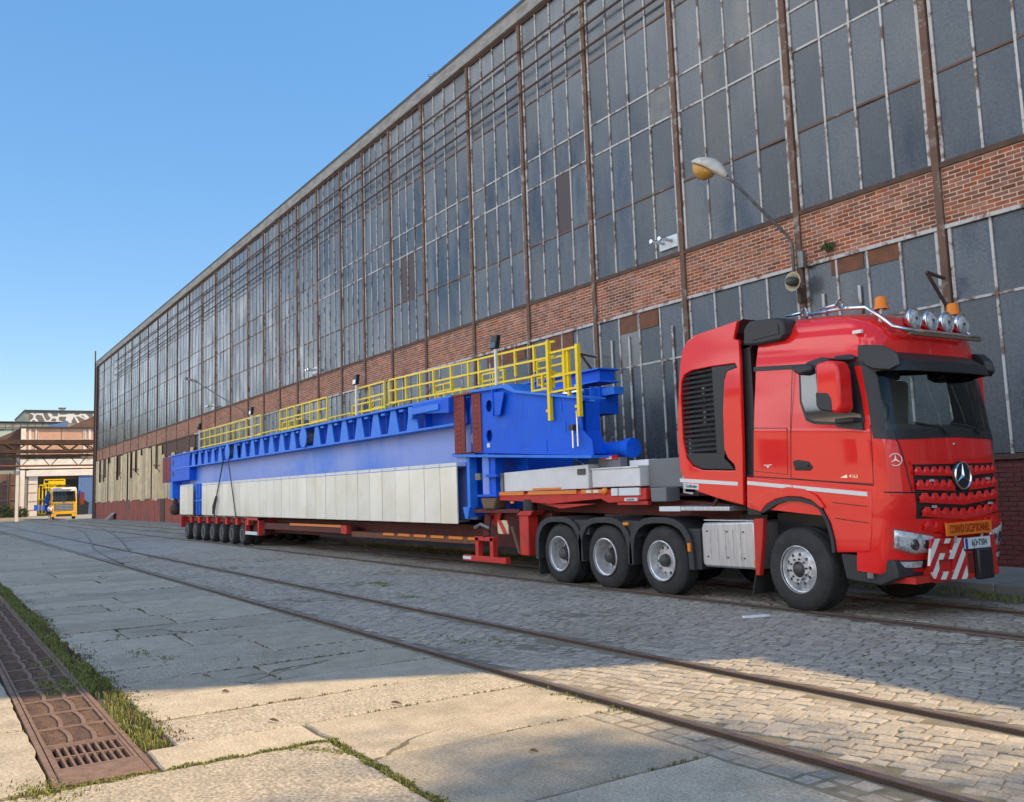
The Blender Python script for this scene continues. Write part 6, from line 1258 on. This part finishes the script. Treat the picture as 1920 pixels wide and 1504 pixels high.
# fenders over the three rear axles
def fender(cx, r_, x0, x1, z0, z1, tail=False):
    o_, i_ = [], []
    for k in range(17):
        a = math.radians(200 - k * 220 / 16); c_, s_ = math.cos(a), math.sin(a)
        sq = (abs(c_) ** 3 + abs(s_) ** 3) ** (-1 / 3)
        o_.append((cx + (r_ + .10) * c_ * sq, .50 + (r_ + .085) * s_ * sq * .95)); i_.append((cx + r_ * c_ * sq, .50 + (r_ - .01) * s_ * sq * .95))
    o_[0] = (o_[1][0] - .01, z0); i_[0] = (i_[1][0], z0); o_[-1] = (o_[-2][0] + .01, z1); i_[-1] = (i_[-2][0], z1)
    return K('fender', 'dark_plastic', MB().ring(o_, i_, 'y', 9.27, 9.92), tk, bevel=.012)
AX = [-13.06, -11.79, -10.45]
fds = [fender(AX[0], .60, 0, 0, .40, .42), fender(AX[1], .60, 0, 0, .42, .42), fender(AX[2], .61, 0, 0, .45, .42)]
K('fender_link', 'dark_plastic', MB().box(-12.6, -12.2, 9.31, 9.92, .86, 1.10), tk); K('fender_link', 'dark_plastic', MB().box(-11.33, -10.95, 9.31, 9.92, .86, 1.10), tk); K('fender_marker', 'amber', MB().box(-11.28, -11.16, 9.27, 9.31, 1.03, 1.075), fds[1]); K('fender_marker', 'amber', MB().box(-9.82, -9.77, 9.24, 9.27, .68, .80), fds[2]); K('fender_tail', 'dark_plastic', MB().box(-9.86, -9.63, 9.32, 9.92, .43, 1.0), fds[2])
K('rear_mudflap', 'tyre', MB().box(-13.78, -13.75, 9.35, 9.9, .12, .45), tk)
# wheels
def tyre_mesh(r, w):
    h = w / 2; m = MB().lathe([(.285, -h + .02), (.30, -h), (r * .70, -h - .012), (r * .86, -h + .005), (r * .955, -h + .03), (r * .99, -h + .055), (r, -h * .55), (r - .014, -h * .53), (r - .014, -h * .47), (r, -h * .45), (r, -.02), (r - .014, -.018), (r - .014, .018), (r, .02), (r, h * .5), (r * .99, h - .055), (r * .955, h - .03), (r * .86, h), (.30, h), (.285, h - .02)], 'y', (0, 0, 0), 48, closed=True)
    for k in range(48):        # shoulder lugs
        a = 2 * math.pi * k / 48; c_, s_ = math.cos(a), math.sin(a); c2, s2 = math.cos(a + .07), math.sin(a + .07)
        for sd in (-1, 1):
            q = []
            for (rr_, yy_) in ((r * .965, sd * (h - .028)), (r * .965 + .012, sd * (h - .034)), (r + .004, sd * (h * .62)), (r - .004, sd * (h * .62))): q.append((rr_, yy_))
            m.add([(p[0] * c_, p[1], p[0] * s_) for p in q] + [(p[0] * c2, p[1], p[0] * s2) for p in q], [(0, 1, 5, 4), (1, 2, 6, 5), (0, 3, 2, 1), (4, 5, 6, 7), (2, 3, 7, 6)])
    me = m.mesh('tyre', True); me.set_sharp_from_angle(angle=math.radians(35)); me.materials.append(MATS['tyre']); return me
RT = .515
tyF, tyR = tyre_mesh(.525, .38), tyre_mesh(RT, .31)
rimO = MB().lathe([(.29, -.19), (.302, -.185), (.30, -.165), (.272, -.15), (.262, -.10), (.255, .05), (.255, .16), (.29, .165), (.29, .1), (.28, -.1)], 'y', (0, 0, 0), 40, closed=True).mesh('rim', True); rimO.materials.append(MATS['rim_silver']); rimO.set_sharp_from_angle(angle=math.radians(45))
def disc_mesh(y_out, holes=10, rh=.024, rp_=.185):
    bm = bmesh.new(); ed = []
    for loop in [circ(0, 0, .262, 40), circ(0, 0, .10, 24)] + [circ(rp_ * math.cos(2 * math.pi * k / holes), rp_ * math.sin(2 * math.pi * k / holes), rh, 10) for k in range(holes)]:
        vs = [bm.verts.new((p[0], y_out + max(0, math.hypot(*p) - .2) * .9, p[1])) for p in loop]; ed += [bm.edges.new((vs[i], vs[(i + 1) % len(vs)])) for i in range(len(vs))]
    bmesh.ops.triangle_fill(bm, use_beauty=True, edges=ed); r = bmesh.ops.extrude_face_region(bm, geom=bm.faces[:]); bmesh.ops.translate(bm, vec=(0, .03, 0), verts=[e for e in r['geom'] if isinstance(e, bmesh.types.BMVert)]); bmesh.ops.recalc_face_normals(bm, faces=bm.faces[:])
    me = bpy.data.meshes.new('wheel_disc'); bm.to_mesh(me); bm.free(); me.materials.append(MATS['rim_silver']); return me
dF, dR = disc_mesh(-.175), disc_mesh(.02)
nuts = lambda yy, n=10, r_=.13: [MB().lathe([(.004, yy - .03), (.012, yy - .025), (.014, yy)], 'y', (r_ * math.cos(2 * math.pi * k / n), 0, r_ * math.sin(2 * math.pi * k / n)), 6) for k in range(n)]
def merged(ms):
    m = MB()
    for q in ms: m.add(q.v, q.f)
    return m
hubF = MB().lathe([(.005, -.215), (.055, -.21), (.075, -.19), (.08, -.16), (.115, -.155), (.12, -.10), (.05, -.1)], 'y', (0, 0, 0), 24); hubF = merged([hubF] + nuts(-.17)).mesh('hub', True); hubF.materials.append(MATS['hub_dark'])
hubR = MB().lathe([(.005, -.135), (.085, -.13), (.10, -.10), (.105, .0), (.16, .02), (.16, .05), (.05, .06)], 'y', (0, 0, 0), 24); hubR = merged([hubR] + nuts(.02, 10, .135)).mesh('hub', True); hubR.materials.append(MATS['hub_dark'])
hubM = MB().lathe([(.005, -.16), (.075, -.155), (.09, -.13), (.10, -.04), (.14, -.03), (.14, .0), (.05, .06)], 'y', (0, 0, 0), 24); hubM = merged([hubM] + nuts(-.03, 10, .13)).mesh('hub', True); hubM.materials.append(MATS['hub_dark'])
dM = disc_mesh(-.07, 10, .026, .195)
def wheel(x, y, ty, hub, disc, side, rz=0.0, z=None, inner=False):
    z = z or (.525 if ty is tyF else RT); loc = (x, y, z); rot = (0, rnd(0, 6), (0 if side < 0 else math.pi) + rz); w_ = link('wheel', hub, None, tk, loc=loc, rot=rot)
    for nm, me in (('tyre', ty), ('rim', rimO), ('wheel_disc', disc)): link(nm, me, None, w_, loc=loc, rot=rot)
    if inner: link('inner_tyre', ty, None, w_, loc=(x, y - side * .34, z), rot=rot)
for s in (-1, 1):
    yo = 9.47 if s < 0 else 2 * YC - 9.47
    wheel(-7.90, yo + (0.02 if s < 0 else -.02), tyF, hubF, dF, s, -.05); wheel(AX[2], yo, tyR, hubM, dM, s); wheel(AX[1], yo, tyR, hubR, dR, s, inner=True); wheel(AX[0], yo, tyR, hubR, dR, s, inner=True)
K('wheel_well', 'black_plastic', MB().box(-8.6, -7.25, 9.78, 9.82, .75, 1.42), tk)
